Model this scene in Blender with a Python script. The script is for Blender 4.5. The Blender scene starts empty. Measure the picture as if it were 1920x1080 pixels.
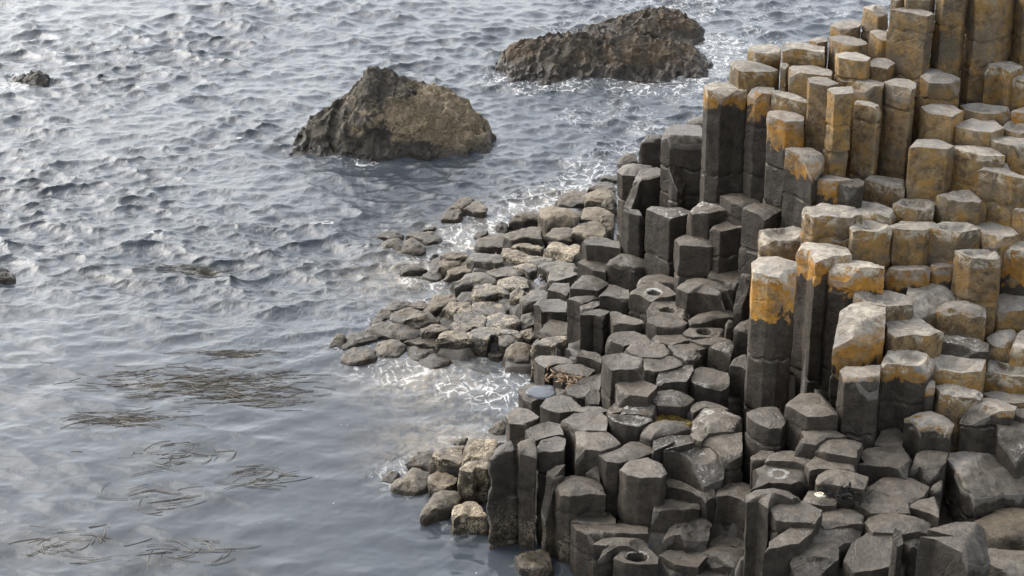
import bpy, math, random
import numpy as np
from mathutils import Vector

C = bpy.context.scene.collection
SC = bpy.context.scene
R = math.radians

SKY, SUN, EXPO = .15, .65, 1.5
WATER0, WATER1 = (.034,.041,.048), (.054,.063,.071)

# ------------------------------------------------------------------ noise
def _hash(ix, iy, iz, seed):
    n = (ix * 73856093) ^ (iy * 19349663) ^ (iz * 83492791) ^ (seed * 2654435)
    n = n & 0x7fffffff
    n = (n ^ (n >> 13)) * 1274126177 & 0x7fffffff
    n = (n ^ (n >> 16)) * 668265263 & 0x7fffffff
    return ((n >> 8) & 0xffff) / 32767.5 - 1.0

def vnoise(p, seed=0):
    p = np.asarray(p, float)
    i = np.floor(p).astype(np.int64)
    f = p - i
    u = f * f * f * (f * (f * 6 - 15) + 10)
    x, y, z = i[..., 0], i[..., 1], i[..., 2]
    ux, uy, uz = u[..., 0], u[..., 1], u[..., 2]
    def h(a, b, c): return _hash(x + a, y + b, z + c, seed)
    def mix(a, b, t): return a + (b - a) * t
    a = mix(mix(h(0,0,0), h(1,0,0), ux), mix(h(0,1,0), h(1,1,0), ux), uy)
    b = mix(mix(h(0,0,1), h(1,0,1), ux), mix(h(0,1,1), h(1,1,1), ux), uy)
    return mix(a, b, uz)

def fbm(p, octaves=4, seed=0, gain=.5):
    s = 0; a = 1; t = 0
    p = np.asarray(p, float)
    for o in range(octaves):
        s = s + a * vnoise(p * 2.03 ** o + 17.3 * o, seed + o); t += a; a *= gain
    return s / t

def ridged(p, octaves=4, seed=0):
    s = 0; a = 1; t = 0
    for o in range(octaves):
        s = s + a * (1 - 2 * np.abs(vnoise(np.asarray(p) * 2.1 ** o + 9.1 * o, seed + o))); t += a; a *= .55
    return s / t

def sstep(a, b, x):
    t = np.clip((x - a) / (b - a), 0, 1); return t * t * (3 - 2 * t)

# ------------------------------------------------------------------ mesh helpers
def mesh_obj(name, V, F, mat, loc=(0, 0, 0), smooth=True, sharp=None, attrs=None, parent=None):
    me = bpy.data.meshes.new(name)
    V = np.asarray(V, np.float32); me.vertices.add(len(V)); me.vertices.foreach_set('co', V.ravel())
    q = [np.asarray(f, np.int32) for f in F]          # list of (n,3) / (n,4) arrays
    nl = sum(f.size for f in q); npol = sum(len(f) for f in q)
    me.loops.add(nl); me.polygons.add(npol)
    me.loops.foreach_set('vertex_index', np.concatenate([f.ravel() for f in q]))
    tot = np.concatenate([np.full(len(f), f.shape[1], np.int32) for f in q])
    me.polygons.foreach_set('loop_start', np.concatenate([[0], np.cumsum(tot)[:-1]]).astype(np.int32))
    me.polygons.foreach_set('loop_total', tot)
    me.polygons.foreach_set('use_smooth', np.full(npol, smooth))
    for k, v in (attrs or {}).items():
        at = me.attributes.new(k, 'FLOAT', 'POINT'); at.data.foreach_set('value', np.asarray(v, np.float32))
    me.update(calc_edges=True); me.validate()
    if sharp: me.set_sharp_from_angle(angle=R(sharp))
    me.materials.append(mat)
    o = bpy.data.objects.new(name, me); C.objects.link(o); o.location = loc
    if parent: o.parent = parent
    return o

def tag(o, label=None, cat=None, group=None, kind=None):
    for k, v in (('label', label), ('category', cat), ('group', group), ('kind', kind)):
        if v: o[k] = v
    return o

# ------------------------------------------------------------------ node helpers
class NT:
    def __init__(self, name):
        self.m = bpy.data.materials.new(name); self.m.use_nodes = True
        self.t = self.m.node_tree; self.t.nodes.clear()
        self.out = self.n('ShaderNodeOutputMaterial')
    def n(self, typ, **kw):
        nd = self.t.nodes.new(typ)
        for k, v in kw.items(): setattr(nd, k, v)
        return nd
    def put(self, sock, v):
        if isinstance(v, bpy.types.NodeSocket): self.t.links.new(v, sock)
        elif v is not None:
            if sock.type == 'RGBA' and not hasattr(v, '__len__'): v = (v, v, v, 1)
            elif sock.type == 'RGBA' and len(v) == 3: v = (*v, 1)
            sock.default_value = v
    def math(self, op, a, b=None, c=None, clamp=False):
        nd = self.n('ShaderNodeMath', operation=op, use_clamp=clamp)
        for s, v in zip(nd.inputs, (a, b, c)): self.put(s, v)
        return nd.outputs[0]
    def mr(self, x, a, b, lo=0., hi=1., smooth=True):
        nd = self.n('ShaderNodeMapRange', interpolation_type='SMOOTHSTEP' if smooth else 'LINEAR')
        for s, v in zip(nd.inputs, (x, a, b, lo, hi)): self.put(s, v)
        return nd.outputs[0]
    def mix(self, f, a, b, mode='MIX'):
        nd = self.n('ShaderNodeMix', data_type='RGBA', blend_type=mode)
        self.put(nd.inputs[0], f); self.put(nd.inputs[6], a); self.put(nd.inputs[7], b)
        return nd.outputs[2]
    def noise(self, vec, scale, detail=6, rough=.6, dist=0., out=0):
        nd = self.n('ShaderNodeTexNoise'); self.put(nd.inputs['Vector'], vec)
        nd.inputs['Scale'].default_value = scale; nd.inputs['Detail'].default_value = detail
        nd.inputs['Roughness'].default_value = rough; nd.inputs['Distortion'].default_value = dist
        return nd.outputs[out]
    def vor(self, vec, scale, feature='F1', rnd=1.):
        nd = self.n('ShaderNodeTexVoronoi', feature=feature); self.put(nd.inputs['Vector'], vec)
        nd.inputs['Scale'].default_value = scale; nd.inputs['Randomness'].default_value = rnd
        return nd.outputs['Distance']
    def vmath(self, op, a, b):
        nd = self.n('ShaderNodeVectorMath', operation=op); self.put(nd.inputs[0], a); self.put(nd.inputs[1], b)
        return nd.outputs[0]
    def sep(self, v):
        nd = self.n('ShaderNodeSeparateXYZ'); self.put(nd.inputs[0], v); return nd.outputs
    def bump(self, h, strength, dist, prev=None):
        nd = self.n('ShaderNodeBump'); nd.inputs['Strength'].default_value = strength
        nd.inputs['Distance'].default_value = dist; self.put(nd.inputs['Height'], h)
        if prev is not None: self.put(nd.inputs['Normal'], prev)
        return nd.outputs[0]
    def finish(self, color, rough, normal=None, spec=.5, **kw):
        b = self.n('ShaderNodeBsdfPrincipled')
        self.put(b.inputs['Base Color'], color); self.put(b.inputs['Roughness'], rough)
        self.put(b.inputs['Specular IOR Level'], spec)
        if normal is not None: self.put(b.inputs['Normal'], normal)
        for k, v in kw.items(): self.put(b.inputs[k], v)
        self.t.links.new(b.outputs[0], self.out.inputs[0]); return self.m

# ------------------------------------------------------------------ rock materials
# object colour carries: r = depth in metres of the lichen band, g = amount of pale crust, b = amount of barnacles, a = tone
def rock(kind):
    m = NT('basalt_' + kind)
    tc = m.n('ShaderNodeTexCoord'); geo = m.n('ShaderNodeNewGeometry'); oi = m.n('ShaderNodeObjectInfo')
    obj = tc.outputs['Object']
    col = m.sep(oi.outputs['Color']); band, crust, barn = col[0], col[1], col[2]
    tone = oi.outputs['Alpha']; rnd = oi.outputs['Random']
    off = m.math('MULTIPLY', rnd, 137.0)
    cb = m.n('ShaderNodeCombineXYZ'); m.put(cb.inputs[0], off); m.put(cb.inputs[1], off); m.put(cb.inputs[2], off)
    p = m.vmath('ADD', obj, cb.outputs[0])
    po = m.sep(obj); depth = m.math('MULTIPLY', po[2], -1.0)
    wz = m.sep(geo.outputs['Position'])[2]
    nz = m.sep(geo.outputs['Normal'])[2]
    big = m.noise(p, 2.6, 5, .6); mid = m.noise(p, 11, 8, .68); fine = m.noise(p, 58, 6, .7); blot = m.noise(p, 6.5, 6, .62, .6)
    str_v = m.n('ShaderNodeVectorMath', operation='MULTIPLY'); m.put(str_v.inputs[0], p); str_v.inputs[1].default_value = (16, 16, 1.6)
    streak = m.noise(str_v.outputs[0], 1.0, 5, .6)
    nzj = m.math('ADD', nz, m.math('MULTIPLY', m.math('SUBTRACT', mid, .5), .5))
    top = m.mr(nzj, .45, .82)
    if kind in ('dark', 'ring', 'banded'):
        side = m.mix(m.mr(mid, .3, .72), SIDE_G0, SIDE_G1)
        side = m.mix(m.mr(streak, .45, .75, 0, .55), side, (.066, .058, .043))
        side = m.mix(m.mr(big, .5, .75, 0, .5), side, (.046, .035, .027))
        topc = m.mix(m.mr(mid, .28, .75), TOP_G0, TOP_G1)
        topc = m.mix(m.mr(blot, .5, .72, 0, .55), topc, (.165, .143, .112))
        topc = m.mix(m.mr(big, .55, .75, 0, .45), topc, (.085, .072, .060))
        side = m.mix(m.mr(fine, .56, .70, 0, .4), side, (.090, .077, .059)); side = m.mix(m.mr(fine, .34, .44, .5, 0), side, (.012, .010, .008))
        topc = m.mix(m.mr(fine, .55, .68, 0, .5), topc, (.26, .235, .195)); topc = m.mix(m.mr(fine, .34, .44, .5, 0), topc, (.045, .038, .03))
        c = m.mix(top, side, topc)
        rough = m.mix(top, .72, m.mr(big, .4, .62, .30, .58))
    if kind in ('tan', 'banded'):
        ts = m.mix(m.mr(mid, .3, .7), (.080, .051, .022), (.30, .205, .100))
        ts = m.mix(m.mr(blot, .45, .61, 0, .85), ts, (.30, .165, .038))
        ts = m.mix(m.mr(big, .48, .62, 0, .75), ts, (.115, .098, .072))
        ts = m.mix(m.mr(m.noise(p, 19, 5, .7), .6, .7, 0, .6), ts, (.27, .24, .18))
        ts = m.mix(m.mr(m.noise(p, 3.6, 7, .72, 1.2), .57, .66, 0, .8), ts, (.048, .038, .026))
        ts = m.mix(m.mr(fine, .54, .66, 0, .7), ts, (.075, .054, .030))
        ts = m.mix(m.mr(m.noise(p, 34, 5, .75), .57, .68, 0, .6), ts, (.34, .275, .17))
        hv = m.math('FRACT', m.math('MULTIPLY', rnd, 7.31))
        ts = m.mix(m.mr(hv, .3, 1., 0, .28), ts, m.mix(m.mr(mid, .3, .7), (.065, .050, .034), (.20, .16, .115)))
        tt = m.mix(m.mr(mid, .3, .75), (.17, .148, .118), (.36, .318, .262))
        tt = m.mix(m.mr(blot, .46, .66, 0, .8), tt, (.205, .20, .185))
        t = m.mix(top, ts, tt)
        if kind == 'tan':
            c = t; rough = .85
        else:
            org = m.mix(m.mr(mid, .33, .7), (.25, .112, .015), (.43, .215, .035))
            org = m.mix(m.mr(m.noise(p, 9, 6, .7, .8), .52, .62, 0, .85), org, (.27, .20, .115))
            org = m.mix(m.mr(fine, .55, .67, 0, .6), org, (.12, .075, .03))
            # ragged lower edge, drips
            e = m.math('ADD', depth, m.math('MULTIPLY', m.math('SUBTRACT', m.noise(p, 3.0, 8, .68, .6), .5), m.math('ADD', m.math('MULTIPLY', band, 3.0), .05)))
            e = m.math('ADD', e, m.math('MULTIPLY', m.math('SUBTRACT', streak, .5), m.math('MULTIPLY', band, .7)))
            inb = m.math('SUBTRACT', 1.0, m.mr(m.math('SUBTRACT', e, band), -.012, .012))
            org = m.mix(m.mr(m.noise(p, 5.0, 8, .74, .9), .47, .57, 0, .8), org, ts)
            oo = m.mix(m.math('MULTIPLY', top, .92), org, tt)
            oo = m.mix(m.math('MULTIPLY', m.mr(depth, .05, .10, 1, 0), m.mr(mid, .42, .6)), oo, tt)
            c = m.mix(inb, c, oo); rough = m.mix(inb, rough, .88)
    if kind == 'reef':
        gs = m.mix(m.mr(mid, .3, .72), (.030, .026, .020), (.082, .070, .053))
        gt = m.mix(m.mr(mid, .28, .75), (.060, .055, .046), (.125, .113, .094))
        ts = m.mix(m.mr(mid, .3, .72), (.050, .038, .022), (.135, .104, .062))
        ts = m.mix(m.mr(blot, .55, .66, 0, .8), ts, (.045, .034, .018))
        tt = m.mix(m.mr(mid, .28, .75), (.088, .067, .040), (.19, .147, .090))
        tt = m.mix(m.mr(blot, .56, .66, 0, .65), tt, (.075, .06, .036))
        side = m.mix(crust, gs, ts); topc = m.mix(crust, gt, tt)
        wetside = m.math('MULTIPLY', m.mr(wz, .12, .42, 1, 0), m.mr(blot, .36, .52))
        side = m.mix(m.math('MULTIPLY', wetside, .85), side, (.011, .009, .007))
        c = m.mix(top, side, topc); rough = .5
    # pale crust / lichen and guano
    if kind in ('dark', 'ring'):
        g = m.math('MULTIPLY', m.mr(m.noise(p, 17, 6, .75, 1.6), .52, .62), m.math('MULTIPLY', top, m.mr(m.noise(p, 3.1, 2), .42, .6)))
        c = m.mix(m.math('MULTIPLY', g, crust), c, (.55, .55, .52))
    if kind in ('tan', 'banded'):
        edge = m.mr(m.math('ABSOLUTE', m.math('SUBTRACT', depth, .035)), .02, .075, 1, 0)
        g = m.math('MULTIPLY', m.mr(m.noise(p, 8, 8, .75, .7), .47, .60, 0, .75), edge)
        c = m.mix(m.math('MULTIPLY', g, crust), c, (.50, .455, .36))
    if kind == 'ring':
        rr = m.math('SQRT', m.math('ADD', m.math('POWER', po[0], 2.0), m.math('POWER', m.math('MULTIPLY', po[1], 1.0), 2.0)))
        rr = m.math('ADD', rr, m.math('MULTIPLY', m.math('SUBTRACT', mid, .5), .035))
        ringm = m.math('MULTIPLY', m.mr(m.math('ABSOLUTE', m.math('SUBTRACT', rr, .075)), .012, .024, 1, 0), m.mr(nz, .5, .7))
        c = m.mix(m.math('MULTIPLY', m.math('MULTIPLY', ringm, m.mr(m.noise(p, 16, 5, .7), .38, .55)), .7), c, (.52, .51, .47))
    pt = m.mr(m.math('ADD', geo.outputs['Pointiness'], m.math('MULTIPLY', m.math('SUBTRACT', mid, .5), .03)), .525, .60, 0, .45 if kind != 'reef' else .2)
    c = m.mix(pt, c, (.30, .275, .235) if kind in ('tan', 'banded') else (.19, .172, .15))
    # barnacles: little pale discs in colonies low on the shore
    colony = m.mr(m.noise(p, 4.2, 5, .65, .8), .45, .54)
    v = m.mr(m.vor(p, 46), .20, .34, 1, 0)
    v2 = m.mr(m.noise(p, 21, 6, .8, 1.8), .49, .57)
    bm = m.math('MULTIPLY', m.math('MULTIPLY', colony, m.math('MAXIMUM', v, v2)), barn)
    if kind in ('dark', 'ring'):
        v3 = m.mr(m.vor(p, 17), .09, .15, 1, 0)
        low = m.mr(wz, .15, .75, 1, 0)
        bm = m.math('MULTIPLY', m.math('MAXIMUM', m.math('MULTIPLY', v3, m.mr(m.noise(p, 3, 3), .42, .55)), m.math('MULTIPLY', m.mr(wz, .1, .5, 1, 0), v2)), m.math('MULTIPLY', barn, low))
    c = m.mix(m.math('MULTIPLY', bm, .9), c, (.46, .375, .25))
    # tide zone: wet and weedy close to the water
    if kind != 'tan':
        wl = m.math('ADD', wz, m.math('MULTIPLY', m.math('SUBTRACT', big, .5), .25))
        wet = m.mr(wl, .02, .17 if kind == 'reef' else .32, 1, 0)
        c = m.mix(m.math('MULTIPLY', wet, .72), c, m.mix(m.mr(mid, .5, .65), (.016, .014, .009), (.06, .032, .014)))
        rough = m.mix(wet, rough, .3)
    mul = m.n('ShaderNodeVectorMath', operation='SCALE'); m.put(mul.inputs[0], c); m.put(mul.inputs['Scale'], tone)
    n1 = m.bump(mid, .8, .034); n2 = m.bump(fine, .85, .014, n1)
    cr = m.n('ShaderNodeTexNoise'); m.put(cr.inputs['Vector'], p); cr.inputs['Scale'].default_value = 5.
    wv = m.vmath('ADD', p, m.vmath('MULTIPLY', cr.outputs['Color'], (.12, .12, .12)))
    ck = m.mr(m.vor(wv, 2.6, 'DISTANCE_TO_EDGE'), .0, .018)
    ck = m.math('MAXIMUM', ck, m.mr(m.noise(p, 1.9, 2), .47, .52))
    n3 = m.bump(ck, .45, .02, n2)
    return m.finish(mul.outputs[0], rough, n3, .35)

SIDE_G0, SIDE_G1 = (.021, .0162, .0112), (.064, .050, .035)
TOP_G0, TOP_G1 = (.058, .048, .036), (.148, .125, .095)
MAT = {k: rock(k) for k in ('dark', 'ring', 'banded', 'tan', 'reef')}

def simple(name, c0, c1, scale, rough, bump=.4, spec=.4):
    m = NT(name); tc = m.n('ShaderNodeTexCoord'); p = tc.outputs['Object']
    n = m.noise(p, scale, 7, .65)
    return m.finish(m.mix(m.mr(n, .3, .7), c0, c1), rough, m.bump(n, bump, .01), spec)

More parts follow.
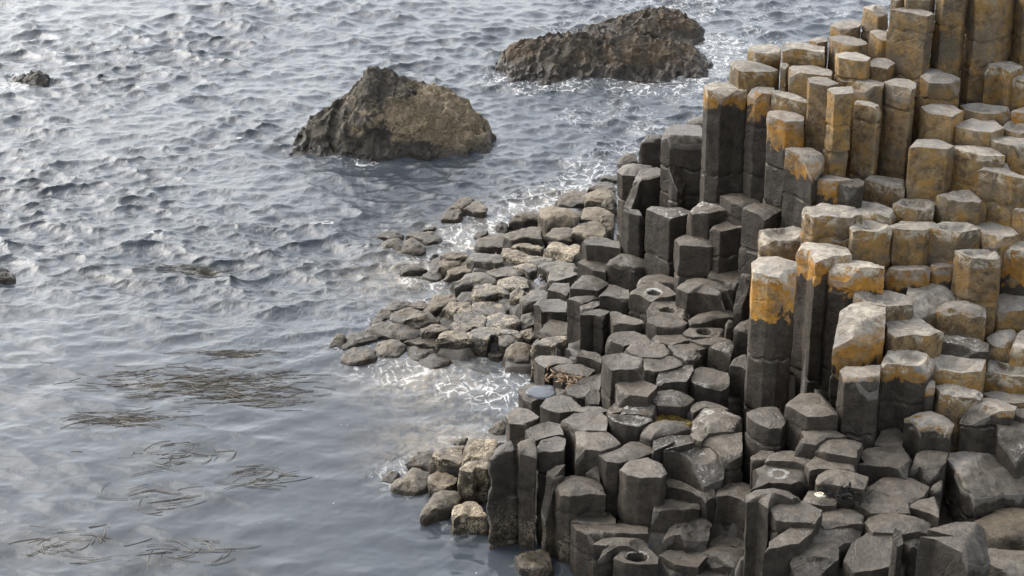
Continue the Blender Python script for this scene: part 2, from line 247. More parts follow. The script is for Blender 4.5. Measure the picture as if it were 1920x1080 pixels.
# ------------------------------------------------------------------ columns
DATA = """T|434,1760,415,8|-5,19 12,19 15,0 7,-17 -13,-17 -17,-3|tall smooth tan column between the split-faced pillar and the pillar with the dark notch
T|474,1773,412,4|-7,28 22,28 25,0 2,-26 -19,-26 -22,-2|tall tan column with a dark notch and a slanting crack across its face
T,notch|523,1781,411,6|-9,26 22,26 24,-1 4,-25 -18,-25 -23,-1|tall golden column cut off by the frame beside the notched pillar
T|403,1770,408,2|-5,19 15,19 16,-1 6,-18 -16,-18 -16,-1|ochre column showing only a short face behind the split-faced pillar
T|392,1742,398,0|-21,8 -7,15 6,11 19,-8 9,-21 -8,-4|free-standing tan pillar with pale seaward facet and grey slanting top, below the tallest columns
T,chip|369,1804,386,3|-13,2 -2,10 13,11 12,1 -2,-18 -9,-5|pale tan column with a sharp ridge running back to a darker block on the skyline
T|382,1766,406,9|0,8 6,6 5,-3 -3,-8 -8,-3|dark brown block on the skyline behind the ridged tan column
T|371,1774,366,14|-12,8 -3,12 7,8 9,2 6,-11 -2,-10 -5,-8|squat tan column with round orange scar at the foot of the split-faced pillar
T|362,1735,348,6|-14,2 -4,14 10,14 14,-1 4,-16 -10,-11|small pinkish column in front of the squat column with the round scar
T,dome|417,1720,338,4|-18,16 -4,23 5,20 12,3 20,-5 16,-19 0,-19 -13,-17 -17,-2|tan column with a smooth grey sloping top against the foot of the tallest columns
T|346,1704,337,0|-16,6 -2,12 9,10 14,-2 12,-13 -4,-12 -14,-1|light grey flat-topped block stacked above a thin white ledge in the back wall
T|376,1694,338,4|-16,6 -2,17 9,14 14,3 11,-10 5,-17 -7,-10 -13,-2|tall column with light seaward facet and many cross cracks in the back wall
T,rim|485,1737,344,0|-16,10 -3,20 12,17 19,-3 11,-10 0,-23 -5,-3 -19,-8|brown column with a broken whitish cap below the pillar with the dark notch
T,rim|502,1725,337,6|-12,4 4,16 13,7 10,-10 -3,-12 -12,-5|whitish-capped column at the frame edge, beside the brown one with a broken cap
O22,rim|216,1766,314,0|-21,9 -9,21 9,19 20,-1 19,-10 8,-10 -7,-17 -19,-10|tall dark pillar with ragged orange cap and drips at the back wall's seaward end
O26|247,1741,319,0|-12,3 -5,13 14,7 9,-14 -6,-9|narrow dark pillar with an orange top, second from the seaward end of the back wall
T,rim|272,1719,319,7|-16,6 -12,18 -1,12 16,-10 15,-18 -3,-7|thick tan block with a whitish sloping rim stacked over an orange-banded pillar
O26|267,1692,307,0|-16,16 -4,19 9,10 16,-4 14,-18 -3,-20 -18,-2|tall dark pillar with an orange band just under the thick tan block
T|298,1693,342,2|-11,11 -5,14 7,8 16,-9 4,-17 -12,-6|slender golden pillar with pale seaward edge and dark foot in the back wall
T|293,1736,341,0|-18,10 -8,20 6,15 22,-3 18,-22 -3,-16 -18,-4|tan column with a flat pinkish top and long seaward face on the skyline steps
T,rim|289,1771,355,0|-18,5 -11,19 7,14 23,0 20,-22 -4,-10 -18,-5|rounded tan block with a cracked dark corner overlooking the sea on the skyline
T,rim|258,1800,345,0|-17,3 -8,19 9,17 16,6 13,-10 0,-17 -12,-17|crumbling pale block on the skyline seaward of the rounded block with cracked corner
T,rim,dome|241,1774,333,0|-19,7 -18,21 -6,24 10,10 25,-11 19,-18 2,-18 -14,-13|thick seaward block with pale lichen top and dark undercut above the orange-capped pillars
T|310,1785,358,2|-1,9 8,8 7,-5 -4,-11 -10,0|small far tan stub just showing behind the skyline blocks
T|335,1766,363,1|-16,13 -7,20 8,16 20,4 16,-14 6,-20 -11,-15 -16,-4|broad flat round-topped tan column on the skyline below the brown end block
T|333,1726,357,1|-15,11 -5,17 8,14 17,-5 11,-17 -2,-15 -14,-5|tan column with orange seaward face and pale flat top below the broad round-topped one
T|272,1754,340,24|-4,4 3,5 5,0 0,-6 -5,-3|small lichen-spotted stub wedged under the rounded block with cracked corner
T|313,1667,341,5|-5,9 5,10 11,7 9,-10 -8,-15 -12,0|pale tan pillar with a wide light facet beside the slender golden pillar
T|341,1806,369,4|-7,10 9,15 14,5 9,-9 -9,-19 -17,-1|brown end block on the skyline above the broad round-topped column
T|342,1682,322,1|-11,4 -7,12 5,9 12,-7 7,-14 -5,-4|back-wall column with a thin white ledge on top and black stains at its foot
T|415,1681,316,0|-19,10 -6,21 19,16 21,1 4,-22 -4,-16 -15,-9|grey-fronted column with pale flat top at the foot of the sloping-topped tan column
T,dish|462,1699,311,0|-23,11 -4,21 21,7 22,-5 13,-16 -8,-16 -21,-2|low grey dished column under the brown column with the broken whitish cap
T|445,1666,305,0|-22,4 -5,26 19,18 24,-8 9,-21 -7,-15 -19,-4|tan column with a broad pale lens-shaped top in front of the low grey dished one
T,dish|487,1669,302,0|-18,6 -1,23 9,11 21,3 11,-17 -6,-19 -16,-6|grey hollow column at the frame edge landward of the pale lens-shaped top
T|478,1640,298,0|-23,6 -7,19 9,17 27,6 23,-10 2,-19 -11,-13 -20,-5|large tan column with flat pale top and white speck below the grey hollow column
T|396,1642,294,0|-19,0 -6,18 11,15 25,1 13,-15 -3,-11 -19,-8|tall smooth brown column with pinkish flat top standing seaward of the blotchy grey one
T,rim|440,1636,290,0|-16,1 -23,12 -8,19 12,12 18,-2 21,-18 3,-16 -8,-8|blotchy grey column with pinkish top and dark corner beside the tall smooth brown one
T|463,1618,277,26|-7,0 3,9 5,-1 4,-5 -5,-2|small grey wedge between the blotchy column and the large tan one with a white speck
T,rim|458,1603,279,0|-20,10 -14,16 4,13 17,-2 17,-20 5,-15 -8,-2|tan column with a large orange patch on its face and a slanting white edge
O17|499,1694,312,0|-6,10 8,14 13,-1 0,-16 -16,-7|orange rounded column at the frame edge below the whitish-capped one
T,rim|359,1651,254,0|-19,5 -11,18 5,13 19,5 14,-20 2,-16 -11,-5|short tan column with a lilac-white flat top at the foot of the cracked light-faceted column
T,rim|342,1611,239,5|-17,5 -7,21 5,16 20,-1 12,-20 -1,-12 -13,-8|low pale slanting slab directly in front of the short lilac-topped column
T,dish,rim|381,1612,244,0|-5,19 9,14 19,7 13,-15 -2,-16 -13,-8 -21,0|low column with grey shaded hollow between the pale slanting slab and the broken-faced column
T,rough|422,1605,254,-1|-22,8 -8,17 15,16 22,-4 13,-14 -5,-14 -16,-7|grey-topped column with a big broken yellowish scar on its front
T|477,1581,250,0|-12,3 -5,9 9,5 10,-7 -3,-9|tan column cut by the frame beside the orange-patched face
T,dish,rim|331,1573,236,0|-3,27 8,18 22,6 18,-5 2,-15 -10,-12 -18,-15 -19,-3|weathered column with grey hollow top, first of the row of three below the low slabs
T,rim|374,1578,235,-5|-22,1 -9,18 16,16 27,11 15,-8 5,-17 -11,-12 -20,-8|middle column of the row of three, with a curved joint across its orange front
T,rim,dish|409,1566,237,-1|-24,1 -9,17 14,15 22,-2 12,-7 -2,-15 -13,-8|pinkish-rimmed column of the row of three with a reddish pit low on its face
T|448,1579,231,0|-14,4 -20,19 -1,24 17,14 23,-5 13,-17 -4,-22 -13,-16|wide smooth blue-grey column top beside the row of three
T,dish,rim|425,1535,224,0|-21,6 -9,11 3,14 16,11 21,2 14,-16 2,-15 -11,-11 -17,-2|golden barrel column with a dished grey top and a curved joint near its base
O33,rim|472,1564,222,0|-9,19 5,20 22,10 17,-11 -3,-17 -12,-13 -19,-7|deep orange column with pale top cut by the frame, beside the golden barrel column
O21,rim|313,1535,214,-4|-26,10 -15,22 0,13 17,5 25,-6 23,-14 8,-10 -9,-13 -23,-6|wide pillar with pale crusty top and thick orange band, dark below
T,O16|368,1548,205,-10|-24,4 -6,13 13,15 16,0 14,-8 0,-12 -14,-10|thin flat block with orange seaward face tucked under the row of three
O16|396,1550,207,0|-2,9 11,4 9,-5 -6,-7 -12,0|shaded block with an orange blotch beside the golden barrel column
T,dish,rim|332,1510,191,0|-21,14 -5,20 11,16 24,4 25,-16 2,-21 -13,-15 -23,-1|low column with a long shallow grey basin and pale rim behind the orange-sided chipped pillar
T,rim,chip|381,1522,189,5|-22,2 -17,16 4,23 22,16 26,-1 12,-7 -4,-16 -21,-32|pale slanted triangular-looking top below the golden barrel column
T,dome|406,1506,181,0|-22,4 -9,19 7,20 22,4 19,-12 5,-15 -4,-9 -17,-8|smooth grey rounded column with pale chipped corner in front of the golden barrel column
T|464,1535,178,-2|-28,1 -16,15 -2,20 17,15 29,1 21,-15 -1,-20 -21,-17|tan column with a flat grey top under the deep orange column
T,rim|352,1473,177,0|-18,12 -7,23 14,21 29,-2 14,-16 3,-12 -15,-19 -20,-6|orange-fronted column with an arched pale grey top beside the chipped pillar
G,rim|399,1480,160,0|-24,4 -6,19 9,15 27,8 22,-18 6,-16 -13,-10 -21,-2|low flat grey slab in the dark gap under the smooth grey rounded top
T,dome|445,1500,155,4|-15,2 -2,16 12,19 17,14 9,-5 2,-18 -8,-17 -15,-10|pale tan column with rounded grey top landward of the low slab in the dark gap
T,rim|467,1493,159,0|-8,11 0,22 14,19 22,5 8,-16 -13,-20 -22,-20|pale column at the frame edge with a white seam along its joint
O39,rim,chip|309,1472,191,0|-16,9 -6,23 9,28 25,21 17,-16 2,-27 -30,-35|large chipped pillar with whitish sloping top and bright orange seaward side
G,wh|200,1742,195,0|-8,19 3,24 16,14 21,-9 9,-12 -2,-20 -17,-13 -21,-2|dark hexagonal column with a shining wet spot, at the foot of the back wall
G|232,1734,206,0|-20,9 -9,18 4,18 20,2 16,-18 0,-19 -11,-10|dark flat column directly at the foot of the narrow orange-topped pillar
G|244,1674,217,0|-18,1 -12,14 -3,20 14,12 21,-2 8,-16 1,-20 -11,-8|tall dark brown column with chipped front corner below the orange-banded pillar
G|219,1712,185,0|-1,16 14,12 14,-3 5,-7 -11,-15 -20,-3|dark column with a cut-off seaward corner in front of the flat dark one
G|188,1720,166,0|-22,7 -12,17 7,20 16,5 23,-7 12,-18 -5,-13 -19,-11|broad dark hexagonal column with a greyish flat top and black foot, below the wet-spotted column
T,dish,rim|257,1612,214,0|-21,9 -7,17 7,25 22,12 22,-5 14,-17 -3,-18 -13,-14 -21,-7|tan column with a grey basin and two diagonal cracks down its front
T,rim,rough|297,1593,244,0|-23,6 -6,27 2,19 25,10 27,-10 17,-17 -1,-14 -18,-15 -23,-5|large pale crusty block with a saddle-shaped top above the diagonally cracked column
O24,rim|286,1553,220,0|-13,1 -23,13 -12,22 6,19 22,8 24,-10 6,-13 0,-19 -10,-19|column with a grey hollow-edged top and long orange seaward side behind the domed pillar
O37,dome,rim|235,1514,219,3|-18,9 -9,22 7,24 22,10 17,-16 5,-21 -7,-19 -19,-8|tallest front pillar, with grey domed cap and bright orange girdle
G|218,1688,141,0|-22,2 -13,24 7,26 23,14 20,-5 10,-14 -1,-24 -7,-14 -18,-7|flat dark grey top in the shade just behind the big domed dark slab
G,dome|193,1670,135,0|-20,20 -7,27 9,24 23,6 25,-15 8,-10 17,-25 -9,-11 -19,-13 -29,-1|big domed dark slab with black front, in the bay behind the orange-girdled pillar
G,chip|227,1642,152,33|-2,9 7,8 7,0 -2,-10 -10,-6|dark slanted-top prism leaning on the orange-girdled pillar
G|195,1637,118,0|-12,7 17,26 23,11 21,-1 5,-4 -10,-15 -21,-15 -22,-7|thin tilted slab in front of the big domed dark slab
G|209,1601,126,35|0,4 4,3 3,-2 -3,-5 -4,0|small dark stub between the tilted slab and the brown prisms
G,hole|186,1613,112,0|-9,17 8,11 21,8 20,-5 8,-13 -11,-11 -18,-7 -20,0|flat column with a mossy puddle in front of the thin tilted slab
G|191,1590,113,-8|-20,3 -4,11 9,13 19,3 8,-3 -2,-15 -10,-12|thin flat slab in front of the column with the mossy puddle
G,wh|201,1567,118,4|-5,8 7,11 9,-1 4,-16 -15,-2|dark block with a small white ring near the brown prisms
G|221,1589,128,8|-4,9 9,14 7,-4 4,-8 -6,-6 -10,-4|upper of two narrow brown prisms beside the orange-girdled pillar
G,wh|181,1522,106,0|-17,10 -4,22 4,22 20,9 18,-13 10,-18 -4,-16 -12,-13 -16,-3|dark hexagonal column with white splashes and black front, seaward of the lower brown prism
G|213,1541,113,24|-3,8 7,9 6,-10 0,-5 -10,-3|lower of two narrow brown prisms beside the orange-girdled pillar
G|221,1412,120,1|-17,8 -7,16 8,20 18,16 15,-7 10,-20 -1,-20 -10,-11 -16,-1|concave-topped dark column at the foot of the orange-girdled pillar
G|263,1406,133,1|-26,5 -7,29 12,23 16,-2 15,-15 1,-19 -11,-18|crisp hexagonal column with tilted light grey top, at the foot of the pillars
G|259,1380,118,0|-12,7 -6,16 15,12 26,0 8,-5 -2,-16 -19,-10 -10,-3|low flaky slab in front of the crisp hexagonal column
G,dome,wh|180,1443,100,0|-17,17 -5,28 9,24 25,8 21,-18 2,-20 -14,-23 -21,-13|wide domed grey column with white flecks beside the concave-topped column
G|177,1480,97,-4|-11,12 0,13 12,5 19,-5 13,-7 -1,-3 -14,-14 -19,-1|smooth dark top tucked behind the wide domed column with white flecks
G,O3|298,1412,162,0|-16,4 -10,15 5,13 21,17 15,-11 7,-14 -7,-12 -14,-11|brown flat-topped pillar with a small orange tuft, below the large chipped pillar
O13,dish,rim|344,1438,163,0|-13,17 6,22 28,12 22,-3 15,-13 -3,-14 -10,-10 -22,-10 -22,0|dark pillar with a smooth dished top, pale rim and orange collar
T,dish|388,1451,152,0|-20,2 -10,20 6,18 31,9 22,-15 2,-19 -12,-10 -20,-4|shallow dished grey column with a white spot beside the orange-collared pillar
T,dish,rim|445,1463,142,-4|-13,23 -4,13 20,13 31,-2 19,-19 -5,-19 -21,-8 -28,-2|tan column with shaded hollow, landward of the dished one with a white spot
T,rough,rim|388,1425,140,0|-18,8 -7,17 2,13 6,6 20,-5 15,-14 -3,-16 -16,-8|rough pale crusted rubble column with orange lower side
G,O10|364,1428,144,2|-6,2 1,7 6,4 3,-6 -4,-6|dark broken column with an orange streak, between the collared pillar and the pale rubble
T|435,1436,128,-4|-20,8 -7,14 8,14 22,6 21,-11 2,-16 -10,-11 -16,-3|flat grey slab top landward of the pale rubble column
G,chip,O3|411,1409,132,-6|-14,10 4,21 11,17 23,-2 17,-13 1,-11 -17,-13 -25,-8|shattered black-faced column with a grey slab top and orange edge
G|443,1412,126,6|-3,8 9,11 9,-4 -4,-11 -10,-4|small speckled block at the frame edge above the white-topped broken column
G,rim,chip|434,1396,121,0|-16,10 -7,17 12,16 21,7 14,-14 -6,-25 -18,-10|broken column at the frame edge with a whitish lichen top
O3,dome,rim|360,1400,122,0|-13,1 -21,3 -8,15 4,18 15,8 18,-5 14,-16 1,-11 -10,-13|low hexagonal column with an orange and cream lichen crown
G|278,1368,115,0|-14,12 -2,17 10,13 21,9 12,-10 9,-22 -14,-14 -22,-6|low flaky slab with a step crack, between the crisp hexagon and the lichen-crowned column
G,wh|183,1404,96,4|-11,0 -18,7 -10,19 19,22 15,-12 6,-19 -2,-18|grey column with a cream smear, in front of the wide domed column
G|213,1380,99,0|1,10 12,8 5,-8 -9,-7 -9,-3|small rounded shoulder stone behind the white-ringed column
G|235,1367,105,-5|-15,6 -4,12 11,12 19,2 12,-15 -3,-10 -20,-6|smooth flat stone directly behind the white-ringed column
G,ring|223,1346,100,0|-18,15 -1,23 14,23 24,13 26,-8 8,-17 -10,-15 -26,-27 -16,-5|broad column bearing a bright white ring
G|265,1346,108,0|-19,2 -3,23 4,10 20,-1 19,-10 5,-6 -10,-7 -17,-10|low pointed stone landward of the white-ringed column
G,dome|270,1325,106,0|-12,14 2,19 14,14 24,4 17,-17 2,-14 -8,-9 -19,-8 -20,-2|rounded slab beneath the black weed tuft
G|191,1368,70,0|-16,3 -5,16 9,18 16,10 12,-7 7,-18 1,-9 -6,-5 -17,-7|square-fronted dark block with a wavy edge seaward of the tall front post
G,dome|210,1293,106,0|-19,4 -12,13 3,16 16,10 25,-2 18,-6 4,-3 -5,-18 -11,-7 -20,-7|tall front post with a smooth arched top, in front of the white-ringed column
G|252,1308,96,0|-7,15 1,15 14,-1 11,-10 2,-10 -7,-7 -14,0|sunken dark stone holding the white shell
G|163,1417,99,2|-7,4 1,9 8,3 2,-9 -5,-7|small flat stone seaward of the cream-smeared column
G|228,1278,103,0|-21,3 -14,14 -4,17 9,14 21,1 16,-9 12,-16 -2,-14 -17,-10|smooth stone with thin shadowed edge landward of the tall front post
G|219,1250,96,0|-13,5 0,21 15,24 26,19 15,1 6,-13 -7,-16 -23,-22 -17,-16|leaning leaf-shaped top beside the tall front post
G|265,1289,90,0|-17,3 -6,17 11,16 21,4 18,-8 3,-10 -13,-13 -17,-8|flat stone with a bluish patch in front of the white shell
G,chip|257,1266,89,-6|-12,9 4,15 26,19 21,4 -1,-14 -11,-14 -26,-18|long cracked stone in front of the bluish-patched one
G,chip|239,1236,85,1|-9,20 8,25 20,18 17,-3 3,-12 -3,-18 -14,-22 -21,-6|broken wedge with ribbed lower edge in front of the long cracked stone
G|182,1348,34,0|-12,13 -1,16 19,10 16,-16 5,-8 -9,-7 -18,-7|smooth low stone behind the domed stone, seaward of the tall front post
G,dome|178,1321,34,0|-19,4 -11,17 2,20 20,11 16,-12 8,-18 -5,-11 -11,-9|domed stone with a sharp lower rim at the foot of the tall front post
G,rough|168,1364,70,22|-3,6 6,7 5,-2 -2,-8 -7,-2|narrow crumbly stone wedged seaward of the square-fronted block
G|330,1409,101,5|-5,13 9,18 11,7 7,-11 -5,-14 -17,-11|pale grey flat stone at the seaward foot of the lichen-crowned column
G|317,1368,103,0|-21,14 -5,20 17,22 25,6 18,-7 13,-22 0,-14 -27,-11 -19,-7|wide flat stone with splintered dark front, below the lichen-crowned column
G,chip|353,1365,103,0|-7,11 1,17 19,13 13,-4 1,-13 -1,-15 -9,-5 -16,-4|dark splintered stone between the wide flat stone and the huge purplish block
G,chip,O2,rough|404,1369,95,0|-32,14 -26,25 -1,28 17,24 38,3 38,-10 9,-22 -17,-38 -26,-21|huge purplish broken block with one orange corner
G|319,1333,93,0|-12,20 5,22 16,17 28,3 19,-13 7,-22 -11,-13 -25,-8 -27,-4|large smooth flat stone in front of the splintered wide one
G|303,1308,92,0|-22,4 -9,19 5,16 23,6 20,-14 13,-15 -10,-14 -20,-2|large flat stone with thick shaded edge, in front of the other large smooth one
G|340,1308,91,5|-9,8 4,10 14,16 6,-18 0,-11 -15,-3|concave grey stone against the huge purplish block
G|354,1337,91,24|-2,3 7,9 4,-4 -3,-5 -6,-3|little pale stone behind the concave grey one
G,dome|310,1282,89,-4|-26,8 -14,20 1,20 14,13 29,3 23,-12 16,-15 2,-18 -22,-17 -24,-2|low rounded bluish-topped stone between the smooth flat stones and the upright sliver
G|282,1240,85,7|-11,15 2,27 21,24 17,-3 14,-14 -3,-20 -16,-22 -22,-7|large tilted stone with a flaked grey scar at the lower edge
G|294,1206,120,41|-4,1 -2,6 3,3 4,-4 -1,-6|thin upright sliver beside the tilted flaked stone
G|320,1264,82,0|-1,8 8,8 4,-7 -3,-8 -7,-1|recessed dark stone between the thin sliver and the chipped prism
G,chip|331,1173,140,0|-29,0 -2,0 -20,11 3,21 23,20 23,-5 18,-13 1,-28 -18,-4|tall chipped prism with a sloping bitten corner, near the huge purplish block
B,round|415,1324,71,-2|-12,13 -3,25 16,24 36,13 33,-11 5,-23 -18,-23 -24,-11 -33,-6|rounded warm grey boulder under the huge purplish block
G,dome|379,1202,100,-2|-29,2 -19,15 -7,23 6,21 22,16 34,-2 26,-21 5,-23 -14,-20 -25,-9|warm grey rounded column top in the lower corner below the rounded boulder
O20,chip|282,1650,282,5|-10,2 -19,12 -7,16 6,12 16,-5 11,-15 2,-22|short orange-capped dark pillar standing forward of the back wall
T,O22|305,1637,262,-6|-19,3 -9,14 13,12 19,-4 4,-13 -8,-11|low orange-mottled column beside the short orange-capped pillar
G|323,1626,261,0|-5,10 6,12 11,3 7,-10 -5,-12 -14,-3|low grey column with blue-black face next to the orange-mottled one
G|199,1870,247,4|-4,9 7,15 11,-4 1,-13 -14,-7|brown stub just seaward of the ragged orange-capped pillar
G|182,1833,247,0|-14,22 -3,27 18,19 20,0 19,-23 -2,-20 -15,-17 -24,-6|thick black-fronted column with a flat grey top, next to the ragged orange-capped pillar
G,round|160,1960,200,4|-5,14 11,17 11,-7 -2,-13 -16,-10|bulging black rounded column at the seaward edge of the ridge
B,round,K|165,2467,10,11|0,19 13,15 16,-2 -2,-14 -11,-17 -16,-2|small dark boulder perched at the water behind the bulging black column
G,dome|133,1897,182,0|-10,17 3,24 27,13 8,-13 2,-19 -12,-16 -17,-7|dark column with smooth arched top and tall black side facing the sea
G,chip|142,1855,186,7|-3,23 16,29 29,15 7,-1 -1,-3 -14,-29 -22,-23 -12,-10|dark chipped column with a light wet top in front of the arched one
G,chip|173,1806,216,14|-8,1 0,11 10,6 4,-4 0,-9 -5,-5|reddish-brown stump with a slanting broken face
B,K|135,2391,5,3|-6,11 9,9 9,-12 -1,-6 -11,-2|flat dark wet stub at the water beside the arched dark column
B|123,2355,6,0|-8,10 0,23 17,10 15,-16 -4,-13 -19,-13|pinkish wet stub with a black notch at the upper end of the reef
B|117,2260,27,1|-19,7 -2,21 17,18 17,-13 4,-20 -17,-13|rounded grey stub with a light wet top at the upper end of the reef
B|81,2293,11,7|-13,9 0,25 20,17 17,-12 -1,-22 -23,-17|large brown stub with rusty weed at the upper waterline of the reef
B,dome|57,2178,30,0|-19,17 -11,24 16,17 28,-3 21,-23 -13,-26 -21,-6|large smooth grey rounded stub below the rusty weeded one
B|107,2196,25,4|-11,16 1,24 14,11 23,-3 6,-23 -16,-20 -18,-3|slant-edged grey stub in the middle of the upper reef
B|126,2228,25,36|-8,1 0,8 8,5 6,-10 -6,-4|narrow sloping stub against the tall black side
B|97,2118,31,7|-19,6 -1,26 14,15 18,-2 15,-18 -5,-18 -21,-9|smooth sloping brownish-grey stub below the slant-edged one
B|63,2119,26,2|-10,16 8,19 16,11 10,-18 -4,-21 -20,-7|flat grey stub with black underside in the middle of the reef
B|118,2136,32,37|-4,9 9,10 9,-2 -3,-14 -11,-3|pale angular stub near the foot of the tall black side
L|65,2063,27,0|-12,21 5,9 18,18 17,-3 8,-24 -12,-18 -25,-3|barnacled stub with a jagged dark front in the middle of the reef
G|129,1810,165,0|-12,9 -6,10 5,5 11,-8 6,-12 -5,-5|slim dark column with one cross joint below the chipped wet-topped column
G,wh|163,1774,178,0|-23,7 -17,16 -1,12 18,15 25,-4 10,-14 -1,-22 -10,-10|tall dark jointed column with a white-dusted rim
G|95,1830,124,0|-19,3 -12,16 2,20 20,6 19,-21 4,-14 -15,-10|flat grey column with a straight black front at the edge of the reef
G,dome,round|124,1797,115,0|-16,15 -1,21 16,12 25,-9 8,-23 -8,-13 -24,-4|pale brown lens-shaped top on a black bulging column
G|86,1808,105,3|-15,7 -9,15 15,13 14,-18 1,-13 -6,-4|grey-brown stone wedged between the black-fronted column and the lens-shaped top
L|33,2028,24,0|-14,13 -1,19 19,7 10,-10 -2,-19 -13,-10|small barnacled flat stub left open among grey slabs on the reef
B|56,1975,36,0|-25,6 -2,29 21,9 20,-19 -1,-22 -14,-2|smooth flat grey slab on the reef
G|59,1955,36,0|-14,14 8,17 18,6 15,-3 -8,-22 -18,-11|grey column shoulder at the inner edge of the reef by a white puddle
G|54,1874,51,10|-7,14 10,12 11,-1 7,-15 -5,-7 -15,-3|pinkish-grey stone with a dipping front beside the white puddle
G,dome|80,1779,96,0|-10,19 2,23 15,16 23,-1 11,-21 -2,-17 -19,-14 -19,-4|greenish-grey lens-topped stone with a black front
G|72,1744,92,-6|-15,3 -5,10 20,12 8,-8 0,-13 -8,-3|flat triangular stone top in front of the greenish-grey lens-topped stone
G,slot|41,1819,54,1|-17,8 -10,22 6,19 19,7 18,-17 2,-17 -9,-17 -10,-3|notched column with a black hollow front at the reef edge
G|107,1718,109,2|-6,22 14,15 12,-12 5,-13 -8,-5 -17,-6|flat stone in front of the pale brown lens-shaped top
G,hole,ring|143,1695,122,0|-24,1 -13,15 2,24 17,8 22,-8 12,-15 -3,-18 -14,-6|grey column with a round water hole and pale ring in its top
G,hole|155,1659,118,1|-20,5 -15,20 6,27 22,5 19,-13 13,-20 -5,-13 -20,-9|tilted stone with small ringed hollow, in front of the column with round water hole
G|154,1629,116,0|-22,5 -16,18 16,12 19,3 11,-14 5,-14 -13,-10|broad flat stone with an undercut black front, below the small ringed hollow
G|149,1729,120,-1|-9,14 5,17 22,4 19,-11 1,-9 -18,-13 -20,-1|shaded rounded top behind the column with the round water hole
G,rough|81,1713,98,5|-2,9 9,11 9,0 1,-9 -8,-9 -9,-2|crumbly little stone behind the hollowed post
G,slot|83,1683,103,0|-8,6 1,11 15,4 8,-10 -1,-5 -15,-6|hollowed dark post with a deep vertical slot
G|115,1668,104,0|-17,14 -3,16 5,10 20,-11 8,-18 -14,-11|long flat wedge landward of the hollowed post
G|114,1616,105,0|-13,13 1,15 14,14 21,-9 6,-11 -6,-19 -23,-3|pinkish flat hexagon in front of the long flat wedge
G|130,1574,111,0|-22,10 -3,21 15,14 23,-4 10,-17 -7,-15 -18,-8|brownish flat paving stone joined to the pinkish hexagon
G|156,1602,110,-6|-20,11 11,13 18,6 16,-5 -4,-15 -21,-9|long thin flat stone below the undercut broad one
G|170,1578,112,-6|-21,4 0,14 14,8 16,-1 6,-11 -15,-13|flat paving stone with fine dark joints, seaward of the small white ring
G,rough|166,1559,112,0|-15,2 -2,14 8,14 13,2 0,-16 -4,-14|splintered loose shard among the flat paving stones
G|45,1780,43,7|-11,8 -3,19 15,13 14,-11 1,-17 -16,-11|speckled grey stone behind the barnacle-fringed lip
L|43,1745,44,0|-11,9 15,16 15,2 7,-10 -4,-10 -21,-7|grey stone with a barnacle-fringed lip and black front
G|79,1652,69,4|-10,13 5,7 11,0 9,-15 -1,-6 -14,0|low dark block at the foot of the hollowed post
G|41,1649,65,0|-18,5 -14,14 0,15 12,7 24,-2 16,-8 3,-8 -9,-17 -14,-6|smooth grey column with a black cave-like front above the puddle-topped one
G|60,1624,67,0|-19,6 -10,14 3,16 22,0 13,-17 2,-12 -11,-6|smooth slab fringed with rusty weed
G|74,1588,70,13|-8,6 2,9 13,15 10,-13 1,-13 -5,-2 -12,-1|dark flat stone at the seaward foot of the square post
G|29,1600,55,-1|-22,3 -13,18 -4,16 14,6 24,2 22,-9 7,-14 -10,-14 -18,-7|grey column with a bright white puddle on top at the water's edge
G|64,1573,69,2|-13,5 -2,14 10,12 12,1 5,-13 -3,-12 -9,-8|flat stone with a curved crack beside the puddle-topped column
G|75,1529,83,24|-7,1 -2,7 7,8 6,-8 -3,-7|dark flat stone between the curved-crack stone and the square post
G|46,1529,75,0|-14,13 3,20 10,15 19,-3 13,-12 -2,-18 -11,-12 -19,-3|squat hexagon with a brownish flat top in front of the puddle-topped column
G|100,1521,122,0|-15,1 -17,13 -11,17 3,21 21,9 20,-11 11,-15 -4,-15 -9,-17|square post with a reddish edge and pale seaward side
G|140,1544,110,0|-16,12 -8,19 12,17 22,0 13,-8 -1,-16 -6,-16 -16,-6|flat brownish stone landward of the square post
G,wh|150,1522,109,0|-10,11 -1,19 18,21 18,10 9,-16 -4,-16 -13,-18 -17,-12|stone with a pale dusting on its front edge beside the white-splashed dark hexagon
G|112,1492,110,0|-18,13 -13,19 6,20 20,3 15,-8 10,-19 -5,-14 -15,-14|flat stone in the shade just in front of the square post
G,wh,dome|146,1490,100,0|-21,1 -15,14 0,20 11,11 20,-2 14,-12 6,-17 -14,-14|domed stone streaked white above the mossy rock pool
G,wh|117,1469,100,0|-10,11 5,15 14,7 13,-4 5,-13 -8,-11 -19,-6|flat stone with white streaks seaward of the mossy rock pool
G,wh,dish|105,1448,100,0|-20,8 -9,15 3,13 20,1 19,-4 6,-15 -4,-13 -15,-4|scooped column with a splash of white in its hollow
G|93,1473,98,0|-1,10 11,10 4,-6 -6,-11 -8,-2|little grey stone at the foot of the square post
G|66,1454,95,0|-10,16 1,19 15,17 19,8 17,-18 4,-18 -9,-16 -15,-6 -22,-1|broad pinkish-brown flat stone behind the stone with the long slanting face
G|72,1489,89,-10|-10,12 8,10 16,-2 9,-8 -8,-8 -15,-5|grey ledge behind the broad pinkish-brown stone
G,pool|142,1458,97,0|-17,1 -9,16 13,16 19,-2 15,-15 -4,-8 -16,-8|sunken stone under the mossy rock pool
G,dome|134,1433,97,0|-14,12 4,20 15,17 24,1 10,-6 -3,-12 -13,-19 -22,-12|rounded stone with a dipping shoulder in front of the mossy rock pool
G|73,1418,93,0|-17,18 -7,22 9,21 22,-3 15,-9 4,-17 -8,-14 -17,-16|light flat stone with a long slanting face over a dark triangular hollow
G|100,1403,90,0|-7,6 4,21 21,22 23,1 10,-9 -9,-19 -18,-17 -24,-4|light brown stone landward of the dark triangular hollow
